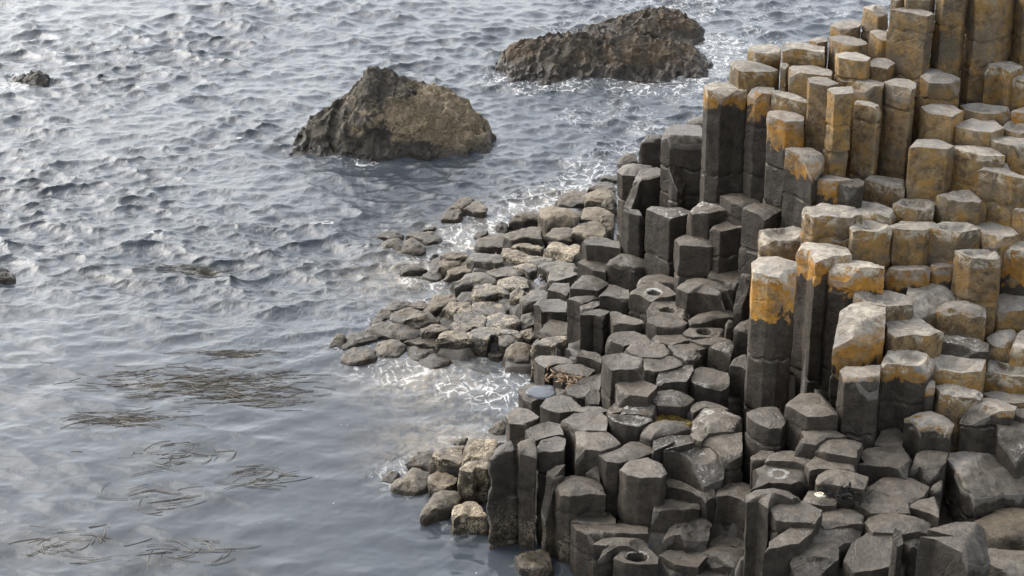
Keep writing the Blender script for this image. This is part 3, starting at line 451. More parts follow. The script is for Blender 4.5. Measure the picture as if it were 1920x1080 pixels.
G,wh|144,1414,96,0|-21,0 -3,12 15,18 25,9 21,-1 -12,-16 -1,-1 -22,-20|flat stone with a white smear behind the bitten column
G,wh,chip,dish|159,1396,94,0|-27,1 -20,16 -2,20 11,18 24,-6 22,-19 5,-28 -14,-1|bitten column with a white-edged hollow and a big scooped front
G|113,1373,91,0|-21,4 -11,14 5,19 15,15 18,-6 13,-17 -5,-17 -15,-12|tall column with a smooth seaward side and a cracked brown front
G|144,1378,71,0|-14,8 -11,16 1,9 18,-10 15,-15 3,-7 -12,0|narrow sloping wedge below the bitten column
G,dome|56,1382,68,0|-16,13 -6,20 8,20 19,11 24,-14 11,-13 -7,-18 -15,-14 -19,-3|smooth domed drum column with several thick joints
G,chip|36,1385,72,41|-5,6 2,10 10,11 2,1 9,4 -1,-7 -7,-15 -10,-10|sloping-topped column seaward of the domed drum column
G|33,1413,93,4|-12,1 -7,11 3,15 13,10 12,-11 1,-13 -10,-11|dark barnacle-flecked column with a flat top above the black cove
G|29,1444,90,0|-17,1 -7,12 3,20 14,15 17,-6 6,-8 -4,-14 -12,-20|flat grey stone behind the barnacle-flecked column
G|71,1396,74,35|-1,4 5,7 5,-7 -2,-3 -7,-1|small grey wedge in the dark triangular hollow
G|139,1360,63,-10|-14,9 -3,16 22,14 20,-2 7,-12 -11,-14 -20,-12|pitted purplish column with a rough front below the narrow sloping wedge
G|72,1365,47,-9|-6,11 10,15 18,11 16,-12 -1,-13 -16,-8 -21,-3|thin slab lying in front of the domed drum column
G|83,1346,47,-10|-32,11 -12,12 11,12 32,5 31,-10 6,-10 -9,-16 -28,-2|wide brownish ledge under the thin slab
G,chip|89,1325,46,-10|-12,10 -3,15 12,12 25,8 22,-9 3,-7 -18,-18 -8,-7 -21,-4|stepped brown stone behind the water-bored column
G,bore,ring|104,1308,43,0|-12,9 -2,16 9,14 17,-1 16,-11 2,-13 -11,-11 -19,-3|column with a deep round bore full of dark water
G,rough,chip|149,1345,51,-5|-12,6 -1,15 16,15 21,6 16,-11 -2,-15 -14,-8 -22,-9|rough purplish chunk in front of the pitted column
G|144,1321,35,0|-21,4 -5,16 17,13 21,4 10,-17 -8,-13 -14,-6|grey faceted stone landward of the water-bored column
L|-42,1427,21,0|-12,0 -12,7 -1,15 12,10 18,-9 6,-11 -10,-12|barnacled square stub with a black hollow beneath, at the cove
B,round|-64,1454,14,9|-14,5 -5,21 10,19 19,8 17,1 8,-4 -3,-12 -13,-21 -17,-17|smooth cracked grey boulder at the waterline of the cove
L|20,1358,10,0|-17,6 -7,14 9,18 14,0 13,-12 0,-15 -12,-9|low barnacle-speckled column at the foot of the domed drum column
G,barn,round|-6,1405,95,12|-9,2 3,13 9,8 10,-4 0,-5 -14,-15|tall black post with rounded top and barnacles up its side over the cove
G|13,1402,97,28|-9,4 2,7 7,7 7,-11 -7,-7|recessed dark column between the barnacled post and the barnacle-flecked one
L|-30,1520,34,5|-8,16 4,19 16,16 14,5 8,-18 -4,-18 -13,-13 -17,-6|flat grey stub with barnacle edges behind the black post
L|-50,1595,3,14|-1,8 6,5 6,-3 -3,-8 -8,-1|small barnacled knob at the waterline behind the cream-crusted stub
L|-61,1527,24,2|-7,8 4,17 13,15 12,-15 1,-14 -7,-9 -16,-2|cream-crusted barnacle stub with a black hollow under it
B|-87,1551,7,3|-6,8 1,13 11,13 9,-14 -2,-10 -13,-10|reddish-brown stub in the surf behind the brown boulder
B,round|-115,1522,4,8|-2,10 8,7 6,-6 -3,-8 -9,-3|pale brown foam-washed lump at the tip of the little point
B,round|-95,1505,10,6|-10,10 3,22 16,13 16,-7 4,-17 -11,-14 -18,-6|big brown weed-stained boulder on the little point
L|-66,1499,14,0|-9,12 -2,13 16,6 14,-4 4,-15 -10,-11 -13,-1|cream-crusted flat stub between the brown boulder and the yellowish one
L|-34,1478,37,0|-7,10 11,12 10,-6 1,-1 -1,-9 -13,-6|yellowish barnacled column seaward of the tall black post
B|-14,1621,5,26|-3,6 6,9 7,-5 0,-9 -9,-2|small speckled brown stub at the waterline above the point
G|9,1545,55,2|-15,2 -5,19 7,13 17,-2 6,-17 -10,-14|grey column at the waterline with a dark seaward edge, behind the small speckled stub
B,round|7,1788,14,14|-9,10 3,20 16,14 15,2 9,-16 -5,-16 -12,-11 -16,-2|smooth wet grey boulder with a dark weedy foot at the inner end of the reef
L|16,1828,15,30|-4,5 7,10 7,-6 -2,-4 -7,-4|small dotted grey stub beside the black cleft
B|18,1866,17,22|-6,7 5,9 8,4 6,-6 -4,-9 -8,-5|small flat grey stub at the top of the black cleft
B|-17,1802,4,0|-5,8 7,6 8,-6 -1,-8 -10,-1|rusty wet stub at the waterline beside the smooth wet boulder
L|-21,1826,19,-4|-27,1 -17,14 -5,19 13,13 28,4 28,-13 5,-4 -6,-21 -19,-13|long barnacled stub with rusty-black weed on its front
B|-3,1811,17,8|-12,7 11,13 12,3 -2,-14 -9,-9|smooth grey wedge beside the rusty-black weed
L|-48,1861,17,4|-14,19 2,23 18,15 19,-11 3,-15 -7,-22 -20,-9|rounded grey and cream barnacled stub behind the striped one
L|-8,1867,16,0|-21,10 -3,21 12,20 17,5 14,-16 2,-20 -19,-18|stub completely covered in cream barnacles
L|-27,1905,16,0|-15,13 0,19 11,15 21,5 19,-13 1,-21 -17,-13 -19,-3|grey dome ringed with barnacles behind the all-cream stub
L|-64,1824,16,0|-12,13 -1,15 13,10 19,-14 0,-12 -19,-12|striped stub with cream top and black weedy front at the waterline
L|-65,1901,17,0|-7,15 16,18 18,-11 3,-16 -12,-3 -18,-3|stub with barnacled top and black rounded hollow
B|-83,1922,15,9|-16,1 -7,16 16,17 20,3 0,-14 -13,-23|smooth brown stub behind the black rounded hollow
B,dome|-40,1982,18,0|-15,14 0,24 17,14 23,-11 8,-16 -8,-14 -25,-11|domed grey stub with a dark red front facing the sea
L|-27,1940,22,0|-20,2 -14,18 0,21 25,4 21,-12 9,-6 -4,-17 -18,-9|grey stub with cream spots in front of the red-fronted dome
L|5,1921,25,26|-7,4 1,12 10,8 5,-7 -1,-9 -9,-9|barnacle-covered sloping stub beside the smooth grey rounded one
L|1,1969,20,0|-17,6 -1,20 19,15 16,-13 -2,-18 -16,-10|wide barnacle-flecked flat stub behind the cream-spotted one
B|-6,2004,20,0|-25,0 -11,15 15,13 20,0 12,-11 -11,-17|smooth slate-grey flat stub behind the red-fronted dome
L|18,2010,23,0|-16,2 -5,14 12,11 12,-6 2,-15 -4,-6|thin cream-edged slab next to the slate-grey flat stub
B|27,1902,31,0|-7,17 8,19 17,9 12,-7 0,-15 -13,-18 -17,-5|smooth grey rounded stub at the top of the black cleft
B|-79,2049,13,0|-14,2 -3,14 13,14 14,-4 1,-16 -11,-10|brown stub with a weedy pitted edge at the surf
B|-70,2069,16,0|-10,10 8,16 15,-5 4,-14 -17,-5|brown stub with a bitten dark corner behind the weedy pitted one
B|-63,2036,12,1|-2,21 15,23 17,-7 3,-16 -18,-16 -13,-5|brown block with a black front standing over the surf
B|-32,2032,27,0|-21,3 -14,15 13,12 21,-5 13,-17 -12,-8|flat pinkish-grey stub landward of the bitten brown one
L|7,2049,24,4|-20,2 -12,22 8,10 19,-3 12,-20 -7,-10|pale barnacled stub with a dark wet front above the slate-grey one
B,round|-122,2054,6,0|-9,12 4,12 18,-2 7,-8 -5,-11 -16,-2|small dark-nosed rock alone in the surf
B,round|-94,2035,6,0|-5,15 8,12 13,-7 0,-16 -16,-4|low brown rounded rock at the foot of the black-fronted brown block
B|-107,1942,3,2|-12,1 -1,11 8,6 7,-11 -2,-8|low brown foam-edged stub behind the long ribbed rocks
B,K,round|-147,1911,5,18|-5,12 8,7 8,-6 0,-9 -10,-3|dark-sided rounded knob at the seaward edge of the reef
B|-132,1940,3,0|-16,1 -4,12 12,12 14,-2 2,-12 -8,-10|flat weedy brown stub at the back edge of the reef
B|-120,1899,9,0|-15,9 7,20 22,7 3,-3 -2,-21 -16,-11|tan stub between the dark knob and the smooth brown one
B,dome|-103,1882,10,0|-13,11 6,18 17,8 19,-5 2,-15 -13,-12 -19,-5|rounded tan stub seaward of the black rounded hollow
B,dome|-132,1864,5,0|-32,1 -23,18 -10,23 1,16 26,11 31,-9 17,-24 2,-21 -13,-14|longest tan rounded rock, lying across the reef
B|-86,1852,12,0|-5,15 14,12 16,-3 1,-10 -12,-13 -15,0|ribbed tan rock at the end of the longest one
B,round|-193,1834,6,25|-9,1 0,9 10,8 6,-7 -6,-12|weedy brown knob at the very tip of the reef
B|-169,1840,4,2|-13,13 2,22 23,11 19,2 -1,-10 -12,-23 -17,-14|greenish-brown sloping rock next to the weedy tip knob
B,round|-167,1798,8,0|-11,16 2,22 16,14 19,-10 4,-19 -11,-16 -19,-7|brown rounded rock with a white pool behind, near the reef tip
B,round|-134,1812,7,12|-17,2 -10,16 1,20 16,12 17,-5 12,-16 -5,-19 -14,-9|dark grey egg-shaped boulder at the front of the reef
B|-101,1834,4,-5|-4,13 17,13 17,-11 2,-11 -13,-2 -17,-2|thin brown rock between the egg-shaped boulder and the striped stub
B,round|-100,1809,5,0|-8,18 2,11 20,2 8,-10 -6,-20 -15,-1|wave-washed grey-brown rock landward of the egg-shaped boulder
B,round|-83,1786,5,0|-12,12 1,22 17,1 15,-11 -4,-17 -18,-6|frontmost ribbed grey rock awash in the foam
B|-153,1893,4,2|-1,8 7,6 6,-1 -4,-8 -8,-4|low foam-edged stub seaward of the longest tan rock
B|-67,2278,10,4|-6,15 14,18 15,4 3,-16 -10,-13 -15,-7|rear rock of the outlying trio in the white surf
B|-79,2238,9,10|-11,5 -1,19 12,10 14,-7 0,-13 -15,-13|dark-footed seaward rock of the outlying trio in the white surf
B|-47,2261,9,4|-9,16 4,19 14,-1 12,-16 -4,-10 -18,-7|tan landward rock of the outlying trio in the white surf
B|-155,2171,4,0|-12,12 5,15 17,-1 12,-11 -7,-14 -16,-1|dark weedy rear rock of the outlying four
B,round|-152,2131,7,11|-9,11 8,16 15,11 13,-15 -10,-20 -17,-3|pitted front rock of the outlying four
B,round|-127,2128,7,14|-9,16 -1,19 19,4 12,-16 -9,-15 -12,-7|steep tan front rock of the outlying four
B|-113,2164,4,0|-21,4 -11,15 12,17 22,-9 7,-21 -9,-6|flat tan sloping rock of the outlying four
B|-106,2197,2,0|-2,7 7,3 5,-7 -10,-3|small low tan rock in the surf between the outlying groups
B,round|-13,2197,6,30|-3,8 8,9 9,-5 -5,-10 -8,-1|rounded olive stub at the surf beside the black arched one
B,K,dome|17,2211,13,0|-8,13 6,19 20,9 19,-8 -1,-14 -17,-11 -20,-8|black arched stub at the surf line
B|14,2118,26,0|-10,8 7,27 20,24 20,-17 1,-14 -14,-21 -23,-5|wedge-shaped grey stub with a black shadow in front of the arched one
B|-27,2134,10,4|-8,16 9,21 17,13 16,-16 -2,-18 -14,-13 -19,-3|pinkish-brown angular block with a black wet front beside the surf
B|-39,2172,3,6|-3,6 8,11 7,1 -3,-10 -10,-7|small pinkish slab behind the pinkish-brown angular block
L|21,2080,23,-2|-21,5 -7,14 17,-2 16,-12 -5,-5|narrow barnacle strip below the wedge-shaped grey stub"""

def rounded(poly, rc, spacing):
    n = len(poly); P = []; E = []
    cn = []
    for i in range(n):
        a, b, c = poly[i - 1], poly[i], poly[(i + 1) % n]
        la, lc = np.linalg.norm(a - b), np.linalg.norm(c - b)
        r = min(rc, .42 * la, .42 * lc)
        p0 = b + (a - b) / max(la, 1e-6) * r; p2 = b + (c - b) / max(lc, 1e-6) * r
        cn.append([(1 - t) ** 2 * p0 + 2 * t * (1 - t) * b + t * t * p2 for t in (0, .25, .5, .75, 1)])
    for i in range(n):
        P += cn[i]; E += [0.] * 5
        s, e = cn[i][-1], cn[(i + 1) % n][0]
        L = np.linalg.norm(e - s); k = int(L / spacing)
        for j in range(1, k + 1):
            t = j / (k + 1); P.append(s + (e - s) * t); E.append(4 * t * (1 - t) * min(1, L / .2))
    return np.array(P), np.array(E)

BROKEN = {'deep round bore': [], 'huge purplish broken block': [(-.75, 1.45, .42), (-2.6, .22, 1.6)], 'tall chipped prism': [(-.45, .75, 1.15), (.9, .2, .8)],
 'bitten column with': [(-1.25, 1.0, .75), (-.3, .35, .9)], 'large chipped pillar with': [(-2.3, 1.1, .55), (-1.0, .5, 1.1)],
 'pale tan column with a sharp ridge': [(-.5, .9, .5)], 'broken wedge with ribbed': [(-1.6, .9, .7)], 'dark chipped column with a light wet': [(-2.2, .9, 1.0)],
 'reddish-brown stump': [(-.6, 1.5, 1.6)], 'dark slanted-top prism': [(-2.5, 1.5, 1.5)], 'sloping-topped column seaward': [(-2.3, 1.3, 1.3)]}
def make_column(idx, code, cx, cy, zt, tilt, poly, label):
    rng = np.random.default_rng(1000 + idx)
    z0 = code[0]; fl = set(code[1:])
    band = 0.
    for o in code:
        if o[0] == 'O' and o[1:].isdigit(): band = int(o[1:]) / 100
    reef = z0 in 'BL'
    if 'pool' in fl: zt -= .10
    isround = 'round' in fl
    T = math.tan(R(tilt))
    rc = .10 if isround else (.032 if reef else rng.uniform(.006, .015))
    poly = poly * (1.09 if reef else 1.035)
    B, E = rounded(poly, rc, .034)
    M = len(B); ang = np.arctan2(B[:, 1], B[:, 0]); rad = np.linalg.norm(B, axis=1); Rm = rad.mean()
    total = zt + .35
    # rings ------------------------------------------------------
    S = [.10, .2, .3, .4, .5, .6, .7, .79, .87, .93, .97, .99]
    if 'bore' in fl or 'hole' in fl: S = list(np.linspace(.06, .96, 17)) + [.985]
    bev = .022 if reef else .008
    rows = []                                   # (scale, depth, jointsag, inset, shiftx, shifty)
    tops = []
    amp_dome = rng.uniform(-.006, .012)
    if z0 == 'G': amp_dome = rng.choice([-.022, -.012, .0, .012, .026])
    if 'dome' in fl: amp_dome = .055
    for s in S:
        h = amp_dome * (1 - s * s)
        if 'dish' in fl: h -= .045 * (1 - sstep(.42, .80, s)) - .006 * sstep(.6, .9, s)
        if isround or reef:
            D = (.50 if isround else .15) * Rm
            h -= D * (1 - math.sqrt(max(0, 1 - s ** (2.4 if isround else 4)))) * .55
        tops.append((s, h))
    hend = tops[-1][1]
    d = -hend + bev
    joints = []
    jd = rng.uniform(.14, .5)
    while jd < total and not reef:
        if rng.random() < .8: joints.append((jd, rng.uniform(.0, .05) * (1 if rng.random() < .8 else -.4), rng.uniform(.008, .018)))
        jd += rng.uniform(.2, .62)
    ds = list(np.arange(d, min(total, 1.6), .05)) + list(np.arange(max(d, 1.6), total, .10)) + [total]
    for (a, sg, ins) in joints:
        ds = [x for x in ds if abs(x - a) > .03] + [a - .024, a - .008, a + .008, a + .024]
    ds = sorted(x for x in ds if x >= d)
    V = [np.array([[0, 0, tops[0][1] + amp_dome * .02]])]
    for s, h in tops:
        V.append(np.c_[B * s, np.full(M, h)])
    segscale = 1.; segshift = np.zeros(2); k = 0
    for x in ds:
        while k < len(joints) and x > joints[k][0]:
            k += 1; segscale = 1 + rng.uniform(-.014, .010); segshift = rng.uniform(-.006, .006, 2)
        ins = 0; sag = np.zeros(M)
        for (a, sg, iv) in joints:
            if abs(x - a) < .012: ins += iv
            sag += -sg * E * math.exp(-((x - a) / .11) ** 2)
        sc = segscale
        if isround: sc *= 1 + .10 * min(1, x / .3)
        elif reef: sc *= 1 + .09 * min(1, x / .22)
        rr = rad * sc - ins
        V.append(np.c_[np.cos(ang) * rr + segshift[0], np.sin(ang) * rr + segshift[1], -x + sag])
    V = np.concatenate(V)
    # slanting top, fading down the shaft
    V[:, 2] += T * V[:, 1] * np.clip(1 + np.minimum(V[:, 2], 0) / .6, 0, 1)
    # holes
    for nm, depth_, rr_, ox, oy in (('hole', .07, .075, 0., -.02), ('bore', .14, .088, 0, -.005)):
        if nm in fl:
            q = np.hypot((V[:, 0] - ox), (V[:, 1] - oy) * 1.0) / rr_
            q = q * (1 + .16 * fbm(np.c_[V[:, :2] * 9, np.full(len(V), idx * 1.7)], 2, 9))
            topm = np.arange(len(V)) < 1 + len(S) * M
            V[:, 2] -= np.where(topm, depth_ * (1 - sstep(.62, 1.02, q)), 0)
            V[:, 2] += np.where(topm, .005 * np.exp(-((q - 1.25) / .22) ** 2), 0)
    if 'slot' in fl:
        aa = np.arctan2(V[:, 1], V[:, 0]); w_ = np.exp(-((aa + 2.05) / .36) ** 4) * sstep(.03, .08, -V[:, 2]) * (1 - sstep(.42, .5, -V[:, 2]))
        V[:, :2] *= (1 - .62 * w_)[:, None]
    # broken corners: flat fracture planes
    planes = []
    own = [v for k, v in BROKEN.items() if k in label]
    if len(own): planes = [(a_, b_ * Rm, c_) for a_, b_, c_ in own[0]]
    elif 'chip' in fl:
        for _ in range(2 + (rng.random() < .5)):
            planes.append((rng.uniform(-2.7, -.4), rng.uniform(.45, 1.0) * Rm, rng.uniform(.5, 1.3)))
    elif not isround:
        for _ in range(rng.integers(1, 6)):
            planes.append((rng.uniform(-3.1, 3.1), rng.uniform(.05, .34) * Rm, rng.uniform(.5, 2.2)))
    for phi, c_, k_ in planes:
        pr = V[:, 0] * math.cos(phi) + V[:, 1] * math.sin(phi)
        Rp = (B @ np.array([math.cos(phi), math.sin(phi)])).max()
        wob = fbm(np.c_[V[:, :2] * 14, np.full(len(V), idx * 3.1)], 3, 5) * .012
        lim = -k_ * (pr - (Rp - c_)) + wob + T * V[:, 1]
        V[:, 2] = np.where(pr > Rp - c_, np.minimum(V[:, 2], np.maximum(lim, -total * .9)), V[:, 2])
    # surface relief
    W = V + np.array([cx, cy, zt])
    a1, f1, a2, f2 = (.015, 5.5, .006, 22)
    if 'rough' in fl: a1, a2 = .034, .016
    if reef: a1, f1, a2 = (.044 if cx < -.4 else .032), 7.5, .014
    if isround: a1, a2 = .045, .012
    q = W + idx * 7.31
    for ax in range(3):
        g = fbm(q * f1 + 31 * ax, 3, 11 + ax) * a1 + fbm(q * f2 + 57 * ax, 2, 21 + ax) * a2
        V[:, ax] += g * (.6 if ax == 2 else 1.)
    # faces
    nr = len(S) + len(ds); F = []
    i0 = 1 + np.arange(M); j0 = 1 + (np.arange(M) + 1) % M
    F.append(np.c_[np.zeros(M, int), i0, j0])
    base = (np.arange(nr - 1) * M)[:, None]
    a = (base + i0).ravel(); b = (base + j0).ravel()
    F.append(np.c_[a, a + M, b + M, b])
    key = 'reef' if reef else 'tan' if (z0 == 'T' and not band) else 'banded' if band else 'ring' if 'ring' in fl else 'dark'
    # shore rocks of the reef are stubs of the same columns
    name = 'boulder' if 'boulder' in label or (isround and 'rock' in label) else 'basalt_stub' if reef else 'columnar_stone'
    cat = 'boulder' if name == 'boulder' else 'rock stub' if reef else 'stone column'
    o = mesh_obj(name, V, F, MAT[key], (cx, cy, zt), True, 38)
    if z0 == 'T' and band: pass
    crust = ((1. if (cx < -.5 or cy > 20.4 or isround or cy < 16.6) else .15) * rng.uniform(.6, 1)) if reef else 1. if ('rim' in fl or 'wh' in fl) else (.25 if z0 == 'T' else .12)
    barn = {'L': 1., 'B': .22, 'G': .55 if (zt < 1.1 and cx < .75) else 0.}.get(z0, 0.)
    if 'barn' in fl: barn = 1.
    tone = rng.uniform(.76, 1.2)
    o.color = (band, crust, barn, tone)
    tag(o, label, cat, 'worn column stubs of the low reef' if reef else 'basalt columns of the causeway')
    return o

COLS = []
for i, line in enumerate(DATA.strip().split('\n')):
    code, pos, pts, label = line.split('|')
    cx, cy, zt, tilt = [float(v) for v in pos.split(',')]
    poly = np.array([[float(v) for v in p.split(',')] for p in pts.split()]) / 100
    area = .5 * np.sum(poly[:, 0] * np.roll(poly[:, 1], -1) - np.roll(poly[:, 0], -1) * poly[:, 1])
    if area < 0: poly = poly[::-1]
    COLS.append((code.split(','), cx / 100, cy / 100, zt / 100, tilt, poly, label))
    make_column(i, *COLS[-1])
CX = np.array([c[1] for c in COLS]); CY = np.array([c[2] for c in COLS]); CZ = np.array([c[3] for c in COLS])

# ------------------------------------------------------------------ bedrock under and between the columns
gx = np.arange(-2.6, 8.0, .065); gy = np.arange(10.6, 24.5, .065)
X, Y = np.meshgrid(gx, gy)
Z = np.full(X.shape, -.6); near = np.full(X.shape, 9.)
lowz = np.full(X.shape, 9.); nearest = np.full(X.shape, 9.); nz_ = np.zeros(X.shape); ny_ = np.zeros(X.shape)
for x, y, z in zip(CX, CY, CZ):
    d = np.hypot(X - x, Y - y)
    m = d < .85
    lowz[m] = np.minimum(lowz[m], z)
    mm = d < nearest; nearest[mm] = d[mm]; nz_[mm] = z; ny_[mm] = y
inner = nearest < .46
edge_ = nearest > .2
Z[inner] = np.where(lowz[inner] < .45, np.minimum(nz_[inner], lowz[inner] + .2) - .09, lowz[inner] - .18)
far = (~inner) & (X > .35 * (Y - 9) - .4)           # landward of the last columns the slope goes on
far |= (~inner) & (nearest < 2.2) & (X > 1.5) & (Y < 17.5)
far &= (Y > ny_ - .25) & (Y < ny_ + .3) & (X > 2.4)
# beyond the frame the stepped ground simply goes on: jittered six-sided steps
rs = np.random.default_rng(12); best = np.full(X.shape, 9.); hz = np.full(X.shape, -.6)
for r_, yy_ in enumerate(np.arange(10.6, 24.5, .37)):
    for xx_ in np.arange(1.5, 8.0, .43):
        sx, sy = xx_ + .21 * (r_ % 2) + rs.uniform(-.07, .07), yy_ + rs.uniform(-.07, .07); rz = rs.uniform(-.35, .05)
        i0, i1 = np.searchsorted(gx, (sx - .5, sx + .5)); j0, j1 = np.searchsorted(gy, (sy - .5, sy + .5))
        if i1 <= i0 or j1 <= j0: continue
        k_ = np.argmin((CX - sx) ** 2 + (CY - sy) ** 2); dn_ = math.hypot(CX[k_] - sx, CY[k_] - sy)
        d_ = np.hypot(X[j0:j1, i0:i1] - sx, Y[j0:j1, i0:i1] - sy); m_ = d_ < best[j0:j1, i0:i1]
        best[j0:j1, i0:i1][m_] = d_[m_]; hz[j0:j1, i0:i1][m_] = CZ[k_] + rz - .1 - .25 * max(dn_ - .5, 0)
Z[far] = np.maximum(hz[far], -.6)
Z += fbm(np.stack([X * 2.3, Y * 2.3, X * 0], -1), 4, 3) * np.where(lowz < .45, .05, .10)
crowd = np.zeros(X.shape)
for x, y, z in zip(CX, CY, CZ): crowd += np.hypot(X - x, Y - y) < .55
Z = np.where(inner & (crowd < 5), np.minimum(Z, -.25), Z)
Z = np.where((X < 1.0) & (Y < 15.4) & (lowz < .62), np.minimum(Z, -.25), Z)
ny, nx = X.shape
idx = np.arange(nx * ny).reshape(ny, nx)
quads = np.stack([idx[:-1, :-1], idx[:-1, 1:], idx[1:, 1:], idx[1:, :-1]], -1).reshape(-1, 4)
keep = (Z.ravel()[quads] > -.55).any(1)
bed_mat = simple('wet_bedrock', (.02, .017, .013), (.06, .05, .038), 9, .6)
terr = tag(mesh_obj('terrain', np.c_[X.ravel(), Y.ravel(), Z.ravel()], [quads[keep]], bed_mat), kind='structure')
terr.color = (0, .3, 0, 1); terr.data.materials.append(MAT['tan']); terr.data.materials.append(MAT['dark'])
fz = Z.ravel()[quads[keep]].mean(1); ff = far.ravel()[quads[keep]].any(1)
terr.data.polygons.foreach_set('material_index', np.where(ff, np.where(fz > 1.5, 1, 2), 0).astype(np.int32)); terr.data.update()

# ------------------------------------------------------------------ sea
rngw = np.random.default_rng(5)
NW = 130
lam = np.exp(rngw.uniform(math.log(.09), math.log(1.5), NW)); th = rngw.normal(-.2, .75, NW) - math.pi / 2
kx, ky = np.cos(th) * 2 * math.pi / lam, np.sin(th) * 2 * math.pi / lam
ph = rngw.uniform(0, 2 * math.pi, NW)
def calm(x, y):
    n = fbm(np.stack([x * .35, y * .22, x * 0], -1), 3, 77)
    m = sstep(16.2, 20.5, y + 1.6 * n + .55 * np.maximum(x + 1.2, -6) * .5)
    return .30 + .70 * m
def waves(x, y, step):
    c = calm(x, y); gust = np.clip(1.0 + .8 * fbm(np.stack([x * .55, y * .38, x * 0 + 4], -1), 4, 31), .35, 1.9)
    c_short = .6 + .4 * (c - .30) / .70
    h = np.zeros_like(x); dx = np.zeros_like(x); dy = np.zeros_like(x)
    for i in range(NW):
        a = .0054 * (lam[i] if lam[i] < .5 else .5 * (lam[i] / .5) ** .25) * np.clip(lam[i] / (2.6 * step) - .4, 0, 1)
        a = a * (1 if lam[i] > .3 else c_short)
        p = kx[i] * x + ky[i] * y + ph[i]
        h += a * np.cos(p); s = a * np.sin(p) * 1.35
        dx -= s * math.cos(th[i]); dy -= s * math.sin(th[i])
    g = c * gust * 1.25
    return h * g, dx * g, dy * g
ys = [10.2]
while ys[-1] < 46: ys.append(ys[-1] + max(.02, ys[-1] ** 2 * 1.0 / 14868))
while ys[-1] < 4000: ys.append(ys[-1] * 1.06)
ys = np.array(ys); ts = np.arange(-.44, .4401, 1 / 1000.)
Yg, Tg = np.meshgrid(ys, ts, indexing='ij'); Xg = Yg * Tg
stepg = np.gradient(ys)[:, None] * np.ones_like(Xg)
hh, dx, dy = waves(Xg, Yg, np.maximum(stepg * .8, Yg / 1000.))
# surf: churned water round the rocks
BLOBS = [(-.41, 21.8, .75, 1.), (.36, 22.81, .7, 1.1), (.73, 23.46, .7, .8), (-.1, 22.2, .5, 1.), (-1.06, 21.04, .6, .7), (-1.57, 20.68, .6, .5),
 (-1.0, 20.2, .55, .8), (-1.55, 17.73, .5, .7), (-1.15, 17.6, .5, .75), (-.62, 17.32, .5, .8), (-.11, 17.06, .5, .9), (.11, 17.5, .4, 1.),
 (-.35, 16.6, .4, .5), (-2.5, 25.2, .4, .8), (-2.15, 24.75, .35, .8), (-.3, 25.6, .4, .5), (-.09, 29.06, .7, .9), (.79, 28.9, .7, 1.), (2.15, 29.0, .9, 1.1),
 (2.9, 29.2, .8, 1.1), (3.6, 31.49, .7, 1.2), (3.55, 30.06, .8, .9), (2.89, 27.82, .8, .55), (1.22, 24.61, .8, .8), (1.7, 25.2, .8, .7), (2.19, 26.4, .8, .7),
 (-1.02, 15.42, .4, .7), (-.71, 16.3, .5, .45), (-8.1, 29.0, .6, 1.1), (4.09, 30.76, .9, .9), (.5, 30.6, .8, .8), (3.3, 33.2, .9, .8), (-1.5, 20.1, .5, .5), (1.0, 23.9, .7, .9)]
foam = np.zeros_like(Xg)
for bx, by, br, bs in BLOBS:
    foam = np.maximum(foam, .68 * bs * np.exp(-(((Xg - bx) / br) ** 2 + ((Yg - by) / (br * 1.25)) ** 2)))
for (code, x, y, z, *_r) in COLS:
    if code[0] in 'BL' and z < .35:
        foam = np.maximum(foam, .42 * np.exp(-(((Xg - x) ** 2 + (Yg - y) ** 2) / .16)))
shal = np.zeros_like(Xg)
for bx, by, br in [(-.2, 21.6, .9), (.5, 22.6, .7), (-1.2, 20.4, .8), (-.9, 17.4, .7), (-.6, 15.9, .7), (.8, 23.2, .5)]:
    shal = np.maximum(shal, np.exp(-(((Xg - bx) / br) ** 2 + ((Yg - by) / br) ** 2)))
weed = np.zeros_like(Xg)
for bx, by, rx, ry, bs in [(-3.3, 17.35, 1.0, .34, 1.), (-2.6, 17.0, .6, .2, .8), (-3.95, 16.5, .4, .18, .8), (-3.05, 18.1, .35, .12, .7), (-3.25, 15.7, .6, .3, .6), (-2.45, 15.25, .35, .25, .5), (-3.25, 14.85, .5, .3, .5), (-3.9, 14.0, .7, .3, .6), (-2.95, 13.85, .7, .3, .6), (-3.85, 20.6, .5, .14, .8), (-4.9, 20.3, .5, .2, .6)]:
    weed = np.maximum(weed, bs * np.exp(-(((Xg - bx) / rx) ** 2 + ((Yg - by) / ry) ** 2)))
crest = sstep(1.35, 2.6, hh / (np.std(hh[(Yg < 40)]) + 1e-6)) * sstep(17.5, 24, Yg) * (Yg < 60)
wc = sstep(.12, .5, fbm(np.stack([Xg * .9, Yg * .5, Xg * 0 + 9], -1), 3, 51))
shore = sstep(-1.6, .8, Xg - .06 * (Yg - 22)) * sstep(20.5, 23.5, Yg) * (Yg < 36)
foam = np.maximum(foam, shore * (.30 + .45 * fbm(np.stack([Xg * 1.1, Yg * .7, Xg * 0 + 2], -1), 3, 88)))
foam = np.maximum(foam, .14 * sstep(18, 22, Yg) * (Yg < 60) * (.6 + fbm(np.stack([Xg * .8, Yg * .5, Xg * 0 + 6], -1), 3, 98)))
foam = np.clip(np.maximum(foam, .75 * crest * wc), 0, 1.2)
churn = fbm(np.stack([Xg * 6, Yg * 5, Xg * 0], -1), 4, 63)
hh = hh * (1 - .25 * np.clip(foam, 0, 1)) + np.clip(foam, 0, 1) * churn * .035 * (Yg < 60)
Vs = np.stack([Xg + dx, Yg + dy, hh], -1).reshape(-1, 3)
n1, n2 = Xg.shape
idx = np.arange(n1 * n2).reshape(n1, n2)
qs = np.stack([idx[:-1, :-1], idx[:-1, 1:], idx[1:, 1:], idx[1:, :-1]], -1).reshape(-1, 4)
